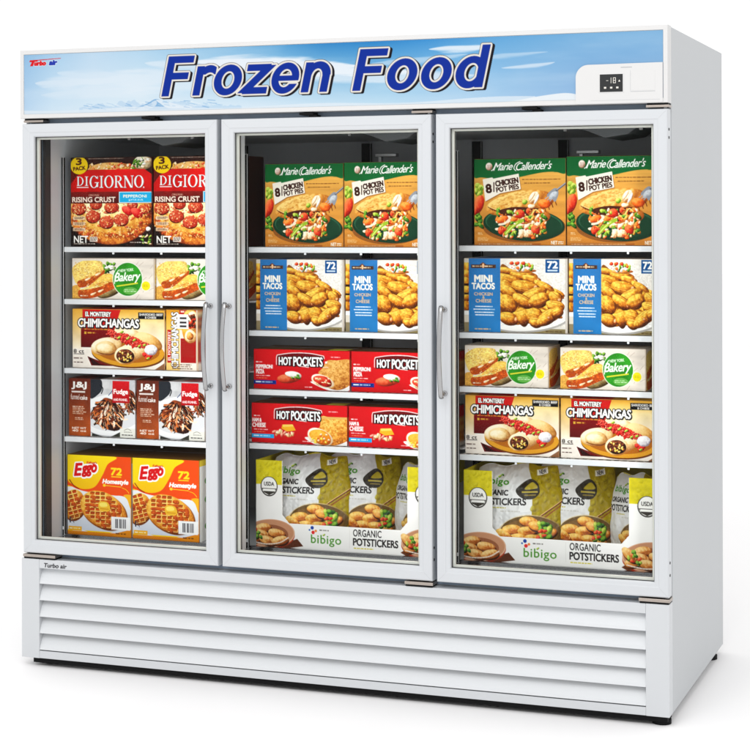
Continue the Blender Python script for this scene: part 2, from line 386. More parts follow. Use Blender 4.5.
def burritos(c):
    rng = np.random.default_rng(31)
    c.ell(444, 356, 272, 108, (120, 70, 20), 2); c.ell(440, 345, 270, 108, (214, 158, 52), 2); c.ell(440, 338, 236, 86, (176, 112, 30), 2)
    c.blob(470, 212, 70, 36, 12, CREAM, .05, 1); c.blob(590, 268, 110, 62, 24, ((150, 96, 40), (226, 176, 110), (250, 220, 165)), .05, 2)
    c.blob(282, 306, 118, 66, -12, CREAM, .05, 3); c.blob(282, 322, 82, 54, 6, ((150, 96, 46), (222, 178, 118), (246, 220, 170)), .05, 4)
    c.blob(276, 326, 62, 40, 6, ((176, 126, 70), (240, 212, 162), (255, 240, 208)), .1, 5)
    c.line(smooth([(212, 350), (250, 362), (310, 366), (345, 352)], 5, False), 6, (120, 70, 30))
    c.blob(462, 350, 128, 68, -20, CREAM, .04, 6); c.blob(424, 372, 82, 68, 0, ((176, 120, 66), (242, 214, 166), (255, 240, 206)), .04, 7)
    c.blob(424, 376, 66, 54, 0, ((40, 16, 8), (84, 40, 22), (120, 66, 40)), .08, 8)
    for k in range(40):
        th, q = rng.uniform(0, 6.3), math.sqrt(rng.uniform(0, .85))
        c.blob(424 + 60 * q * math.cos(th), 376 + 48 * q * math.sin(th), rng.uniform(7, 14), rng.uniform(5, 9), rng.uniform(0, 180), BEEF, .3, k)
    for k in range(12): c.blob(rng.uniform(380, 470), rng.uniform(345, 410), 10, 6, rng.uniform(0, 180), ((190, 140, 30), (240, 206, 90), (252, 236, 170)), .3, k)
    for k in range(80):
        t = rng.uniform(0, 1); x = 300 + 300 * t; y = 208 + 100 * t + rng.uniform(-30, 30) * (1 - abs(t - .5))
        c.blob(x, y, rng.uniform(12, 24), rng.uniform(8, 15), rng.uniform(0, 180), ((120, 6, 8), (205, 28, 26), (240, 96, 80)), .3, k, .35)
    for k in range(120):
        t = rng.uniform(0, 1); x = 290 + 320 * t; y = 204 + 104 * t + rng.uniform(-36, 36) * (1 - abs(t - .5))
        c.blob(x, y, rng.uniform(5, 12), rng.uniform(4, 8), rng.uniform(0, 180), ((90, 4, 6), (186, 18, 18), (250, 130, 110)), .3, k, .5)
    for x, y in ((570, 360), (590, 385), (600, 372)): c.blob(x, y, 22, 16, 0, ((120, 6, 8), (205, 28, 26), (240, 96, 80)), .3, 3)
    for x, y in ((380, 240), (492, 256), (528, 300), (566, 292), (400, 200), (592, 388), (445, 245)): c.blob(x, y, 15, 8, -30, LIME, .2, int(x))
    c.blob(613, 326, 48, 40, 0, ((150, 140, 150), (226, 222, 226), (255, 255, 255)), .12, 9, .4, 12)
def art_chim():
    c = Canvas(.305, .186, (28, 35, 712, 470), (238, 228, 218))
    c.vgrad(28, 35, 712, 130, (230, 172, 70), (240, 216, 166)); c.vgrad(28, 130, 712, 330, (240, 216, 166), (240, 232, 226))
    c.vgrad(28, 35, 100, 330, (232, 176, 80), (240, 226, 206)); c.grain(80, .08, 3)
    c.polygrad([(104, 38), (390, 38), (346, 182), (104, 182)], (206, 40, 32), (184, 28, 26))
    c.polygrad([(92, 182), (346, 182), (310, 250), (180, 318), (92, 318)], (136, 18, 20), (104, 14, 18))
    c.poly([(140, 384), (330, 452), (170, 452)], (120, 22, 24)); c.poly([(146, 384), (236, 440), (300, 452), (180, 446)], (60, 14, 14))
    burritos(c)
    c.text('EL MONTEREY', 126, 56, 316, 88, (255, 250, 246), bold=.04, out=(22, 14, 14), outw=.06)
    c.text('CHIMICHANGAS', 70, 106, 522, 168, (250, 246, 244), bold=.035, out=(24, 16, 18), outw=.055, shear=.05, space=.95, shadow=((24, 16, 18), 4, 4))
    c.micro(118, 178, 318, 192, 1, (214, 168, 70), 3); c.rect(118, 203, 134, 220, (214, 168, 70)); c.micro(142, 203, 224, 221, 1, (214, 168, 70), 4)
    c.rect(520, 54, 706, 103, (26, 24, 28)); c.text('SHREDDED BEEF', 528, 61, 700, 78, (240, 236, 232), bold=.03); c.text('& CHEESE', 570, 83, 652, 98, (240, 236, 232), bold=.03)
    c.text('8 ct', 36, 334, 114, 362, (40, 30, 28), bold=.02); c.rect(36, 366, 116, 371, (60, 50, 46)); c.micro(36, 392, 120, 410, 1, (110, 90, 84), 5); c.micro(36, 424, 118, 438, 1, (110, 90, 84), 6)
    c.poly([(640, 470), (712, 420), (712, 470)], (150, 110, 80))
    return c.done()
def art_chim_end():
    c = Canvas(.113, .195, (530, 305, 690, 592), (238, 226, 212))
    c.vgrad(530, 305, 690, 400, (226, 160, 50), (238, 196, 110)); c.rect(530, 400, 600, 592, (238, 200, 130))
    c.rect(604, 440, 690, 555, (168, 26, 26)); c.rect(598, 305, 690, 326, (190, 36, 30)); c.micro(604, 308, 684, 322, 1, (246, 230, 220), 2)
    c.rect(536, 400, 554, 556, (190, 36, 30)); c.text('EL MONTEREY', 539, 408, 552, 545, (255, 245, 235), bold=.02, vert=True)
    c.text('CHIMICHANGAS', 558, 318, 592, 578, (250, 246, 244), bold=.03, out=(24, 16, 18), outw=.05, vert=True, space=.95)
    c.blob(655, 380, 46, 84, 0, ((150, 96, 30), (226, 160, 60), (250, 214, 130)), .05, 2); c.blob(662, 360, 32, 52, 10, CREAM, .05, 3)
    for k in range(22): c.blob(660 + (k * 37 % 40) - 20, 330 + (k * 53 % 60), 9, 7, k * 40, BEEF if k % 3 else TOM, .3, k)
    c.blob(655, 430, 30, 32, 0, CREAM, .1, 7); c.blob(652, 428, 17, 20, 0, ((120, 60, 20), (200, 130, 60), (240, 200, 130)), .2, 7)
    c.rect(588, 326, 644, 394, (244, 242, 240))
    for y in (340, 360, 378): c.rect(600, y, 634, y + 9, (70, 62, 66))
    c.micro(606, 448, 680, 530, 7, (150, 90, 60), 4, .5); c.micro(560, 560, 684, 588, 3, (120, 100, 90), 5)
    c.rect(682, 305, 690, 592, (205, 190, 175))
    return c.done()

def art_funnel():
    c = Canvas(.246, .188, (58, 55, 715, 635), (214, 212, 214))
    rng = np.random.default_rng(14)
    c.vgrad(275, 55, 715, 635, (196, 196, 200), (224, 222, 220)); c.grain(60, .12, 3)
    for k in range(9): c.line([(390 + k * 12, 60), (378 + k * 13, 150)], 4, (226, 222, 220), .8)
    c.poly(smooth([(275, 58), (372, 58), (392, 120), (372, 190), (275, 250)]), (54, 58, 66)); c.line(smooth([(372, 120), (398, 150), (384, 200)], 6, False), 10, (34, 36, 42))
    c.ell(500, 420, 340, 212, (178, 178, 182), -8); c.ell(495, 410, 335, 208, (236, 236, 238), -8); c.ell(500, 420, 270, 150, (216, 216, 220), -8)
    c.poly([(290, 600), (400, 632), (285, 632)], (54, 56, 50)); c.poly([(470, 632), (600, 560), (640, 632)], (70, 70, 60))
    for cx, cy, sx, sy in ((660, 260, 60, 110), (455, 425, 175, 130), (450, 330, 90, 90)):
        c.blob(cx, cy, sx, sy, 0, ((60, 26, 14), (110, 52, 24), (160, 86, 44)), .2, int(cx), .5, 16)
    cols = [(150, 74, 34), (206, 120, 60), (46, 22, 16), (232, 170, 120), (30, 16, 14), (246, 226, 206), (120, 56, 26), (58, 28, 20)]
    for k in range(260):
        a0 = rng.uniform(-PI, PI); cx, cy = (455, 425) if k % 5 else (660, 300)
        r0 = rng.uniform(0, .85); x = cx + (165 if k % 5 else 50) * r0 * math.cos(a0); y = cy - 34 + (150 if k % 5 else 110) * r0 * math.sin(a0)
        dr = math.atan2(y - (cy - 160), x - cx) + rng.uniform(-.5, .5); cv = rng.uniform(-1.2, 1.2); L = rng.uniform(30, 80)
        P = [(x, y)]
        for q in range(6):
            x += L / 6 * math.cos(dr); y += L / 6 * math.sin(dr); dr += cv / 6; P.append((x, y))
        c.line(P, rng.uniform(7, 18), cols[k % 8], .9)
        if k % 3 == 0: c.line([(p[0] - 3, p[1] - 3) for p in P], 3.5, (244, 214, 184), .8)
    c.line(smooth([(455, 215), (490, 170), (500, 140)], 6, False), 7, (60, 80, 130))
    c.vgrad(58, 55, 275, 635, (112, 52, 36), (176, 96, 40)); c.grain(70, .14, 8, 58, 55, 275, 635)
    c.text('J&J', 86, 90, 234, 164, (242, 238, 234), bold=.03); c.rect(86, 182, 222, 198, (236, 230, 226), .9)
    c.text('funnel', 78, 212, 164, 268, (242, 238, 234), bold=.004); c.text('cake', 172, 226, 244, 268, (242, 238, 234), bold=.01)
    c.micro(96, 332, 236, 420, 5, (232, 214, 200), 4, .85); c.micro(118, 446, 210, 478, 2, (232, 214, 200), 6, .85)
    c.text('NET WT', 92, 546, 230, 566, (244, 232, 220), bold=.03); c.text('40 oz', 92, 572, 230, 592, (244, 232, 220), bold=.03)
    c.vgrad(492, 70, 657, 288, (206, 26, 40), (176, 12, 28)); c.text('Fudge', 504, 152, 642, 212, (252, 244, 242), bold=.03); c.text('AND FUNNEL', 502, 244, 640, 267, (248, 226, 226), bold=.025)
    c.rect(564, 540, 715, 635, (226, 224, 216)); c.line(smooth([(606, 560), (640, 545), (672, 560)], 5, False), 4, (120, 116, 108)); c.micro(604, 572, 690, 584, 1, (130, 126, 118), 2); c.micro(582, 600, 690, 616, 1, (30, 28, 28), 3)
    return c.done()

def waffle(c, cx, cy, rx, ry, rot, seed):
    c.blob(cx + 6, cy + 12, rx * 1.02, ry * 1.03, rot, ((120, 64, 14), (176, 104, 30), (214, 150, 60)), .03, seed)
    c.blob(cx, cy, rx, ry, rot, ((150, 84, 22), (222, 152, 58), (250, 208, 112)), .03, seed + 1, .3, 30, flat=.35)
    co, si = math.cos(R(rot - 28)), math.sin(R(rot - 28)); st = 40; rng = np.random.default_rng(seed)
    for i in range(-6, 7):
        for j in range(-6, 7):
            u, v = (i + .5 * (j % 2) * 0) * st, j * st * .78
            x, y = cx + u * co - v * si, cy + u * si + v * co
            q = ((x - cx) * math.cos(R(rot)) + (y - cy) * math.sin(R(rot))) / rx, (-(x - cx) * math.sin(R(rot)) + (y - cy) * math.cos(R(rot))) / ry
            if q[0] ** 2 + q[1] ** 2 > .76: continue
            q_ = rng.uniform(.85, 1.08); c.poly(smooth([(x + (a_ * co - b_ * si) * q_, y + (a_ * si + b_ * co) * q_) for a_, b_ in ((-15, -11), (15, -11), (16, 11), (-15, 11))], 4), (176 + int(30 * rng.random()), 84 + int(26 * rng.random()), 26)); c.line([(x + (-14 * co + 9 * si), y + (-14 * si - 9 * co)), (x + (13 * co + 9 * si), y + (13 * si - 9 * co))], 5, (118, 48, 10), .8)
            c.line([(x + (-15 * co - 13 * si), y + (-15 * si + 13 * co)), (x + (15 * co - 13 * si), y + (15 * si + 13 * co)), (x + (18 * co + 6 * si), y + (18 * si - 6 * co))], 4.5, (253, 226, 150), .9)
            if rng.random() < .4 and rx > 0: c.blob(x + 6, y, 28, 15, rng.uniform(0, 90), ((120, 36, 8), (180, 70, 18), (224, 120, 46)), .3, j, .4, a=.75)
def art_waffle():
    c = Canvas(.240, .262, (20, 45, 510, 680), (246, 208, 22))
    c.vgrad(20, 45, 510, 340, (248, 214, 26), (244, 196, 18))
    c.vgrad(20, 300, 510, 640, (236, 236, 240), (206, 212, 226))
    c.poly(smooth([(20, 250), (60, 300), (150, 330), (300, 345), (420, 350), (510, 332), (512, 45), (380, 45)]), (234, 92, 22))
    c.polygrad(smooth([(20, 46), (385, 46), (330, 110), (290, 200), (230, 292), (140, 314), (70, 285), (20, 238)]), (250, 216, 28), (244, 190, 14))
    c.rect(20, 45, 360, 60, (248, 216, 28)); c.rect(20, 45, 60, 240, (247, 210, 26))
    c.line(smooth([(36, 246), (70, 290), (108, 312)], 6, False), 7, (150, 60, 10)); c.line(smooth([(440, 288), (470, 300), (492, 326)], 6, False), 5, (246, 190, 40))
    waffle(c, 66, 440, 92, 122, 10, 3); waffle(c, 296, 468, 188, 136, 28, 9)
    c.poly(smooth([(264, 410), (322, 404), (348, 440), (340, 476), (270, 474)]), (236, 186, 66)); c.poly(smooth([(272, 416), (318, 412), (326, 440), (276, 444)]), (250, 224, 120)); c.line([(276, 460), (336, 462)], 8, (214, 156, 40))
    c.poly(smooth([(20, 560), (60, 600), (180, 648), (330, 650), (440, 610), (510, 560), (510, 640), (330, 672), (150, 668), (20, 628)], 8), (222, 226, 236))
    c.vgrad(20, 648, 510, 680, (226, 150, 26), (206, 124, 16)); c.poly([(395, 646), (510, 610), (510, 680), (360, 680)], (222, 146, 24)); c.micro(390, 642, 492, 660, 1, (130, 80, 10), 4)
    c.rect(28, 612, 130, 646, (240, 176, 30)); c.micro(36, 620, 120, 638, 1, (250, 240, 220), 3); c.rect(36, 540, 46, 585, (70, 70, 84)); c.line([(52, 545), (70, 585)], 5, (90, 90, 104))
    c.poly(smooth([(452, 345), (480, 380), (500, 440), (510, 440), (510, 345)]), (240, 180, 40))
    c.rect(358, 518, 500, 620, (244, 244, 246))
    for x, w_ in ((388, 22), (420, 20), (446, 6), (456, 12)): c.rect(x, 534, x + w_, 606, (60, 58, 66))
    for x in (394, 402, 428, 435, 460): c.rect(x, 534, x + 3, 606, (230, 230, 234))
    for bd, cl in ((.15, (250, 250, 250)), (.05, (214, 24, 30))):
        c.text('E', 70, 116, 116, 208, cl, shear=.25, bold=bd * .8, rot=-6); c.text('ggo', 126, 128, 236, 208, cl, shear=.25, bold=bd, rot=-10)
    c.text("Kellogg's", 168, 92, 244, 116, (205, 24, 34), shear=.2, bold=.03)
    c.text('72', 356, 136, 436, 190, (250, 214, 40), bold=.05, shear=.05); c.rect(358, 200, 434, 208, (250, 206, 40))
    c.text('Homestyle', 290, 226, 482, 270, (252, 248, 244), bold=.05, shear=.2)
    c.line([(306, 275), (432, 282)], 5, (250, 206, 60)); c.ell(306, 275, 11, 11, (250, 206, 60))
    c.rect(505, 45, 510, 680, (206, 120, 16), .7)
    return c.done()

def art_potpie():
    c = Canvas(.275, .26, (32, 38, 728, 685), (218, 164, 88))
    rng = np.random.default_rng(21)
    c.vgrad(32, 120, 728, 685, (222, 170, 92), (200, 136, 62)); n = c.noise(120, 4, 5, 3, .25)[..., None]; c.a *= 1 + (n - .5) * .22
    for k, (x, y) in enumerate(((60, 235), (80, 262), (50, 275), (75, 295), (90, 250), (52, 480), (78, 505), (50, 530), (84, 540), (60, 450), (70, 480))): c.blob(x, y, 26, 17, k * 50, LIME if k < 5 else LEAF, .3, k, .4)
    c.blob(66, 380, 38, 78, 18, TOM, .06, 2, .25); c.line(smooth([(84, 306), (92, 280), (88, 250)], 5, False), 12, (120, 150, 50))
    c.blob(40, 420, 18, 40, 0, TOM, .06, 3)
    c.ell(412, 548, 314, 116, (96, 56, 22), 0, .5)
    c.ell(410, 530, 310, 122, (26, 70, 48), 4); c.ell(410, 520, 292, 104, (62, 112, 84), 4); c.ell(412, 526, 284, 100, (30, 78, 54), 4)
    c.blob(404, 470, 205, 86, 0, ((150, 76, 20), (222, 150, 66), (246, 200, 120)), .06, 3, .3)
    c.blob(385, 372, 268, 92, -9, ((140, 70, 18), (216, 148, 66), (250, 212, 138)), .04, 4, .5, 30)
    for k in range(26): c.blob(rng.uniform(180, 460), rng.uniform(300, 390), rng.uniform(10, 26), rng.uniform(4, 9), -10, ((176, 96, 34), (214, 148, 66), (244, 210, 140)), .3, k, a=.5)
    for k in range(120): c.blob(rng.uniform(150, 600), rng.uniform(285, 420), rng.uniform(6, 18), rng.uniform(3, 7), -10, ((130, 64, 18), (190, 118, 48), (236, 190, 112)), .3, k, .3, soft=.6, a=.0 if False else .35) if rng.random() < .6 else None
    for k in range(7): c.line([(138 + k * 16, 398 + k * 7), (176 + k * 18, 424 + k * 5)], 6, (126, 62, 16), .85); c.line([(140 + k * 16, 392 + k * 7), (178 + k * 18, 418 + k * 5)], 5, (250, 216, 146), .9)
    for k in range(6): c.line([(520 + k * 26, 440 - k * 16), (524 + k * 27, 470 - k * 17)], 7, (110, 50, 12), .85)
    c.poly(smooth([(226, 424), (330, 400), (430, 402), (520, 410), (560, 440), (470, 470), (330, 470), (236, 458)]), (92, 44, 18))
    ch = [CHICK, CARROT, LIME, TOM, GOLD, LEAF, CHICK, ((110, 50, 16), (176, 96, 40), (226, 160, 90))]
    def bits(n, sz):
        for k in range(n):
            t = rng.uniform(0, 1); y = lerp(425, 625, t); hw = lerp(200, 175, t) * (1 - .35 * max(0, t - .8) * 5); x = 396 + rng.uniform(-1, 1) * hw
            c.blob(x, y, rng.uniform(.55, 1.15) * sz, rng.uniform(.3, .6) * sz, rng.uniform(0, 180), ch[rng.integers(0, 8)], .2, k, .45)
    bits(105, 28)
    c.blob(240, 575, 26, 32, 0, TOM, .1, 3); c.blob(380, 452, 42, 34, 0, TOM, .1, 4); c.blob(500, 570, 30, 40, -30, TOM, .1, 5); c.blob(250, 492, 48, 26, -20, CARROT, .1, 6)
    c.blob(432, 596, 48, 32, 0, CHICK, .2, 7, .5, 10); c.blob(392, 598, 22, 36, 8, CHICK, .15, 9, .5, 10)
    c.line(smooth([(270, 600), (310, 560), (360, 520), (400, 500)], 6, False), 26, (160, 186, 60)); c.line(smooth([(276, 596), (316, 554), (364, 514)], 6, False), 8, (214, 224, 130))
    bits(36, 15)
    c.line(smooth([(224, 530), (270, 520), (310, 480)], 6, False), 16, (242, 224, 200)); c.line(smooth([(470, 460), (500, 420), (530, 440)], 6, False), 10, (244, 206, 130))
    c.blob(568, 375, 46, 36, 10, CARROT, .1, 8); c.blob(490, 330, 50, 36, -50, CHICK, .16, 9, .6, 12); c.blob(508, 344, 10, 44, 24, WHITE, .1, 2, .4); c.blob(480, 320, 8, 40, 30, CHICK, .1, 3, .4); c.blob(420, 362, 20, 20, 0, LIME, .1, 3); c.blob(470, 395, 28, 18, 0, CHICK, .2, 3)
    c.poly(smooth([(586, 312), (640, 262), (668, 272), (672, 312), (648, 362), (620, 330)]), (150, 154, 162)); c.blob(634, 314, 40, 22, -40, ((110, 114, 122), (164, 168, 176), (214, 218, 224)), .1, 4, flat=.6)
    for k in range(3): c.line([(596 + k * 16, 322 + k * 8), (574 + k * 18, 340 + k * 8)], 6, (170, 172, 180))
    c.line([(660, 276), (728, 226)], 15, (112, 112, 120)); c.line([(660, 272), (728, 221)], 4, (196, 198, 204))
    g = smooth([(32, 38), (728, 38), (728, 150), (650, 140), (560, 143), (470, 158), (380, 176), (300, 184), (180, 186), (90, 176), (32, 170)], 8)
    c.polygrad(g, (10, 108, 58), (16, 120, 66)); c.rect(32, 38, 200, 170, (12, 112, 60)); c.rect(640, 38, 728, 142, (12, 112, 60))
    c.blob(147, 95, 26, 30, 0, ((150, 110, 90), (226, 200, 184), (250, 236, 226)), .02, 2); c.micro(134, 82, 160, 108, 3, (130, 80, 70), 3, .6)
    Wt = (250, 248, 244)
    c.text('Marie', 178, 68, 318, 124, Wt, shear=.42, bold=.012, space=.92, rot=-2); c.text("Callender's", 344, 62, 612, 122, Wt, shear=.42, bold=.012, space=.92, rot=-2)
    c.line(smooth([(166, 126), (182, 112), (202, 68)], 6, False), 6, Wt); c.line(smooth([(352, 128), (338, 110), (352, 78), (384, 60)], 6, False), 6, Wt); c.micro(440, 116, 616, 124, 1, (120, 180, 140), 3, .6)
    card = [(98, 190), (172, 176), (180, 186), (374, 150), (390, 266), (232, 296), (118, 356)]
    c.poly([(x + 5, y + 6) for x, y in card], (120, 76, 30), .5); c.poly(card, (243, 234, 220))
    D = (74, 34, 20)
    c.text('8', 124, 228, 164, 292, D, bold=.045, rot=-8); c.rect(180, 212, 188, 286, D)
    c.text('CHICKEN', 196, 192, 370, 232, D, bold=.045, rot=-9); c.text('POT PIES', 202, 240, 374, 276, D, bold=.03, rot=-9)
    c.micro(400, 188, 696, 203, 1, (140, 92, 40), 3, .9); c.micro(416, 216, 676, 229, 1, (140, 92, 40), 4, .9)
    c.micro(60, 590, 100, 610, 2, (236, 206, 160), 4); c.micro(58, 624, 150, 654, 3, (236, 206, 160), 5, .8); c.rect(60, 668, 540, 685, (160, 96, 44), .6); c.micro(64, 672, 536, 684, 1, (236, 214, 186), 6, .7)
    c.text('NET', 618, 652, 664, 678, (246, 236, 220), bold=.02); c.micro(670, 654, 720, 680, 2, (246, 236, 220), 7)
    return c.done()

def art_taco():
    c = Canvas(.311, .2225, (25, 30, 722, 525), (234, 228, 220))
    rng = np.random.default_rng(77)
    c.vgrad(270, 30, 722, 525, (238, 232, 224), (222, 216, 208)); c.grain(90, .06, 2)
    c.rect(272, 496, 722, 525, (148, 136, 100)); c.grain(20, .2, 3, 272, 496, 722, 525, 3, .4)
    c.ell(472, 442, 262, 80, (176, 172, 168), -6); c.ell(470, 432, 258, 78, (244, 242, 238), -6)
    T = ((120, 62, 10), (206, 134, 36), (248, 206, 100))
    c.poly(smooth([(272, 90), (360, 110), (520, 170), (640, 250), (690, 350), (640, 440), (500, 460), (272, 440)]), (150, 96, 26))
    for k in range(50):                                  # filling and shells showing between the front row
        x = rng.uniform(285, 660); c.blob(x, rng.uniform(max(110, 110 + (x - 400) * .55), 440), rng.uniform(30, 60), rng.uniform(12, 22), rng.uniform(-10, 40), T, .1, k, .5, 14)
    pil = [(300, 110, 80, 26, 8), (430, 140, 90, 36, 6), (320, 165, 90, 40, 12), (480, 165, 60, 32, 10), (300, 210, 80, 46, 24), (570, 215, 70, 34, 28), (440, 215, 90, 50, 8), (560, 262, 90, 40, 12), (500, 260, 80, 44, -18),
           (640, 285, 44, 46, 40), (330, 250, 70, 40, 30), (320, 325, 70, 66, 36), (425, 308, 74, 42, 28), (530, 300, 66, 52, -20), (640, 340, 60, 44, 12), (330, 425, 64, 46, 14), (420, 410, 42, 66, -12), (500, 405, 54, 60, 16), (590, 410, 84, 46, -34), (650, 380, 44, 36, -30), (510, 450, 44, 34, 10), (560, 440, 50, 30, -24)]
    for k, (x, y, a, b, r_) in enumerate(pil):
        c.blob(x + 3, y + 8, a, b, r_, ((80, 40, 8), (130, 76, 18), (160, 100, 30)), .08, k, .2)
        c.blob(x, y, a * 1.08, b * .78, r_, T, .12, k, .5, 18); c.blob(x + a * .2, y + b * .35, a * .7, b * .4, r_, ((120, 58, 12), (186, 108, 30), (226, 160, 70)), .3, k + 4, .6, 12, soft=.6, a=.6)
        co, si = math.cos(R(r_)), math.sin(R(r_))
        for q in range(6):
            o = rng.uniform(-.6, .6); c.line([(x + (-.7 * a) * co - o * b * si, y + (-.7 * a) * si + o * b * co), (x + .6 * a * co - o * 1.2 * b * si, y + .6 * a * si + o * 1.2 * b * co)], rng.uniform(1.5, 3), ((252, 224, 140), (150, 86, 20))[q % 2], .45)
        if k % 3 == 0: c.blob(x + a * .8 * co, y + a * .8 * si, b * .35, b * .28, r_ + 90, ((120, 50, 20), (190, 110, 60), (240, 196, 150)), .2, k)
    c.grain(9, .16, 9, 272, 60, 706, 480)
    c.blob(430, 112, 84, 14, 0, ((150, 84, 30), (208, 140, 70), (240, 190, 120)), .05, 2)
    for k in range(26): c.blob(rng.uniform(345, 500), rng.uniform(66, 106), rng.uniform(9, 18), rng.uniform(6, 11), rng.uniform(0, 180), (LIME, WHITE, LEAF, CARROT)[k % 4], .3, k)
    for x in (388, 428, 350): c.blob(x, 62, 15, 12, 0, TOM, .2, x)
    c.rect(272, 30, 273, 525, (200, 190, 180)); c.rect(706, 30, 722, 525, (206, 198, 190))
    c.rect(25, 30, 58, 525, (220, 210, 196)); c.clip = np.zeros((c.h, c.w), bool); c.clip[c.win(25, 60, 57, 380)[0]] = True
    for k, y in enumerate((90, 140, 190, 240, 290, 350)): c.blob(38, y, 34, 34, 30, T, .1, k, .5, 20)
    c.rect(25, 200, 57, 216, (60, 30, 10)); c.rect(25, 260, 57, 274, (70, 36, 12)); c.clip = None
    c.rect(25, 385, 58, 410, (244, 242, 238)); c.rect(25, 460, 58, 525, (150, 138, 110))
    c.vgrad(58, 30, 273, 525, (60, 128, 184), (52, 134, 190)); c.grain(120, .08, 3, 58, 30, 272, 525)
    c.rect(74, 72, 242, 97, (92, 66, 50)); c.poly([(132, 72), (155, 56), (178, 72)], (120, 70, 40)); c.micro(82, 78, 150, 92, 1, (236, 210, 180), 3); c.micro(166, 78, 234, 92, 1, (236, 210, 180), 4); c.ell(157, 80, 8, 16, (240, 190, 150))
    Wt = (250, 244, 232)
    c.text('MINI', 98, 145, 217, 187, Wt, bold=.05); c.text('TACOS', 80, 196, 234, 236, Wt, bold=.05)
    Tn = (226, 190, 150)
    c.text('CHICKEN', 95, 259, 220, 279, Tn, bold=.03); c.text('&', 152, 283, 166, 299, Tn, bold=.02); c.text('CHEESE', 106, 304, 212, 326, Tn, bold=.03)
    for y, a, b in ((354, 102, 222), (373, 90, 236), (393, 98, 230), (411, 102, 230)): c.rect(a, y - 5, b, y + 3, (200, 216, 236), .75); c.micro(a, y - 5, b, y + 4, 1, (246, 246, 248), int(y))
    c.micro(98, 498, 238, 512, 1, Tn, 9)
    c.rect(576, 36, 668, 124, (20, 96, 150)); c.text('72', 590, 48, 656, 94, (250, 248, 244), bold=.035); c.rect(588, 104, 656, 114, (200, 216, 230))
    c.micro(576, 506, 690, 522, 1, (110, 92, 60), 3)
    return c.done()

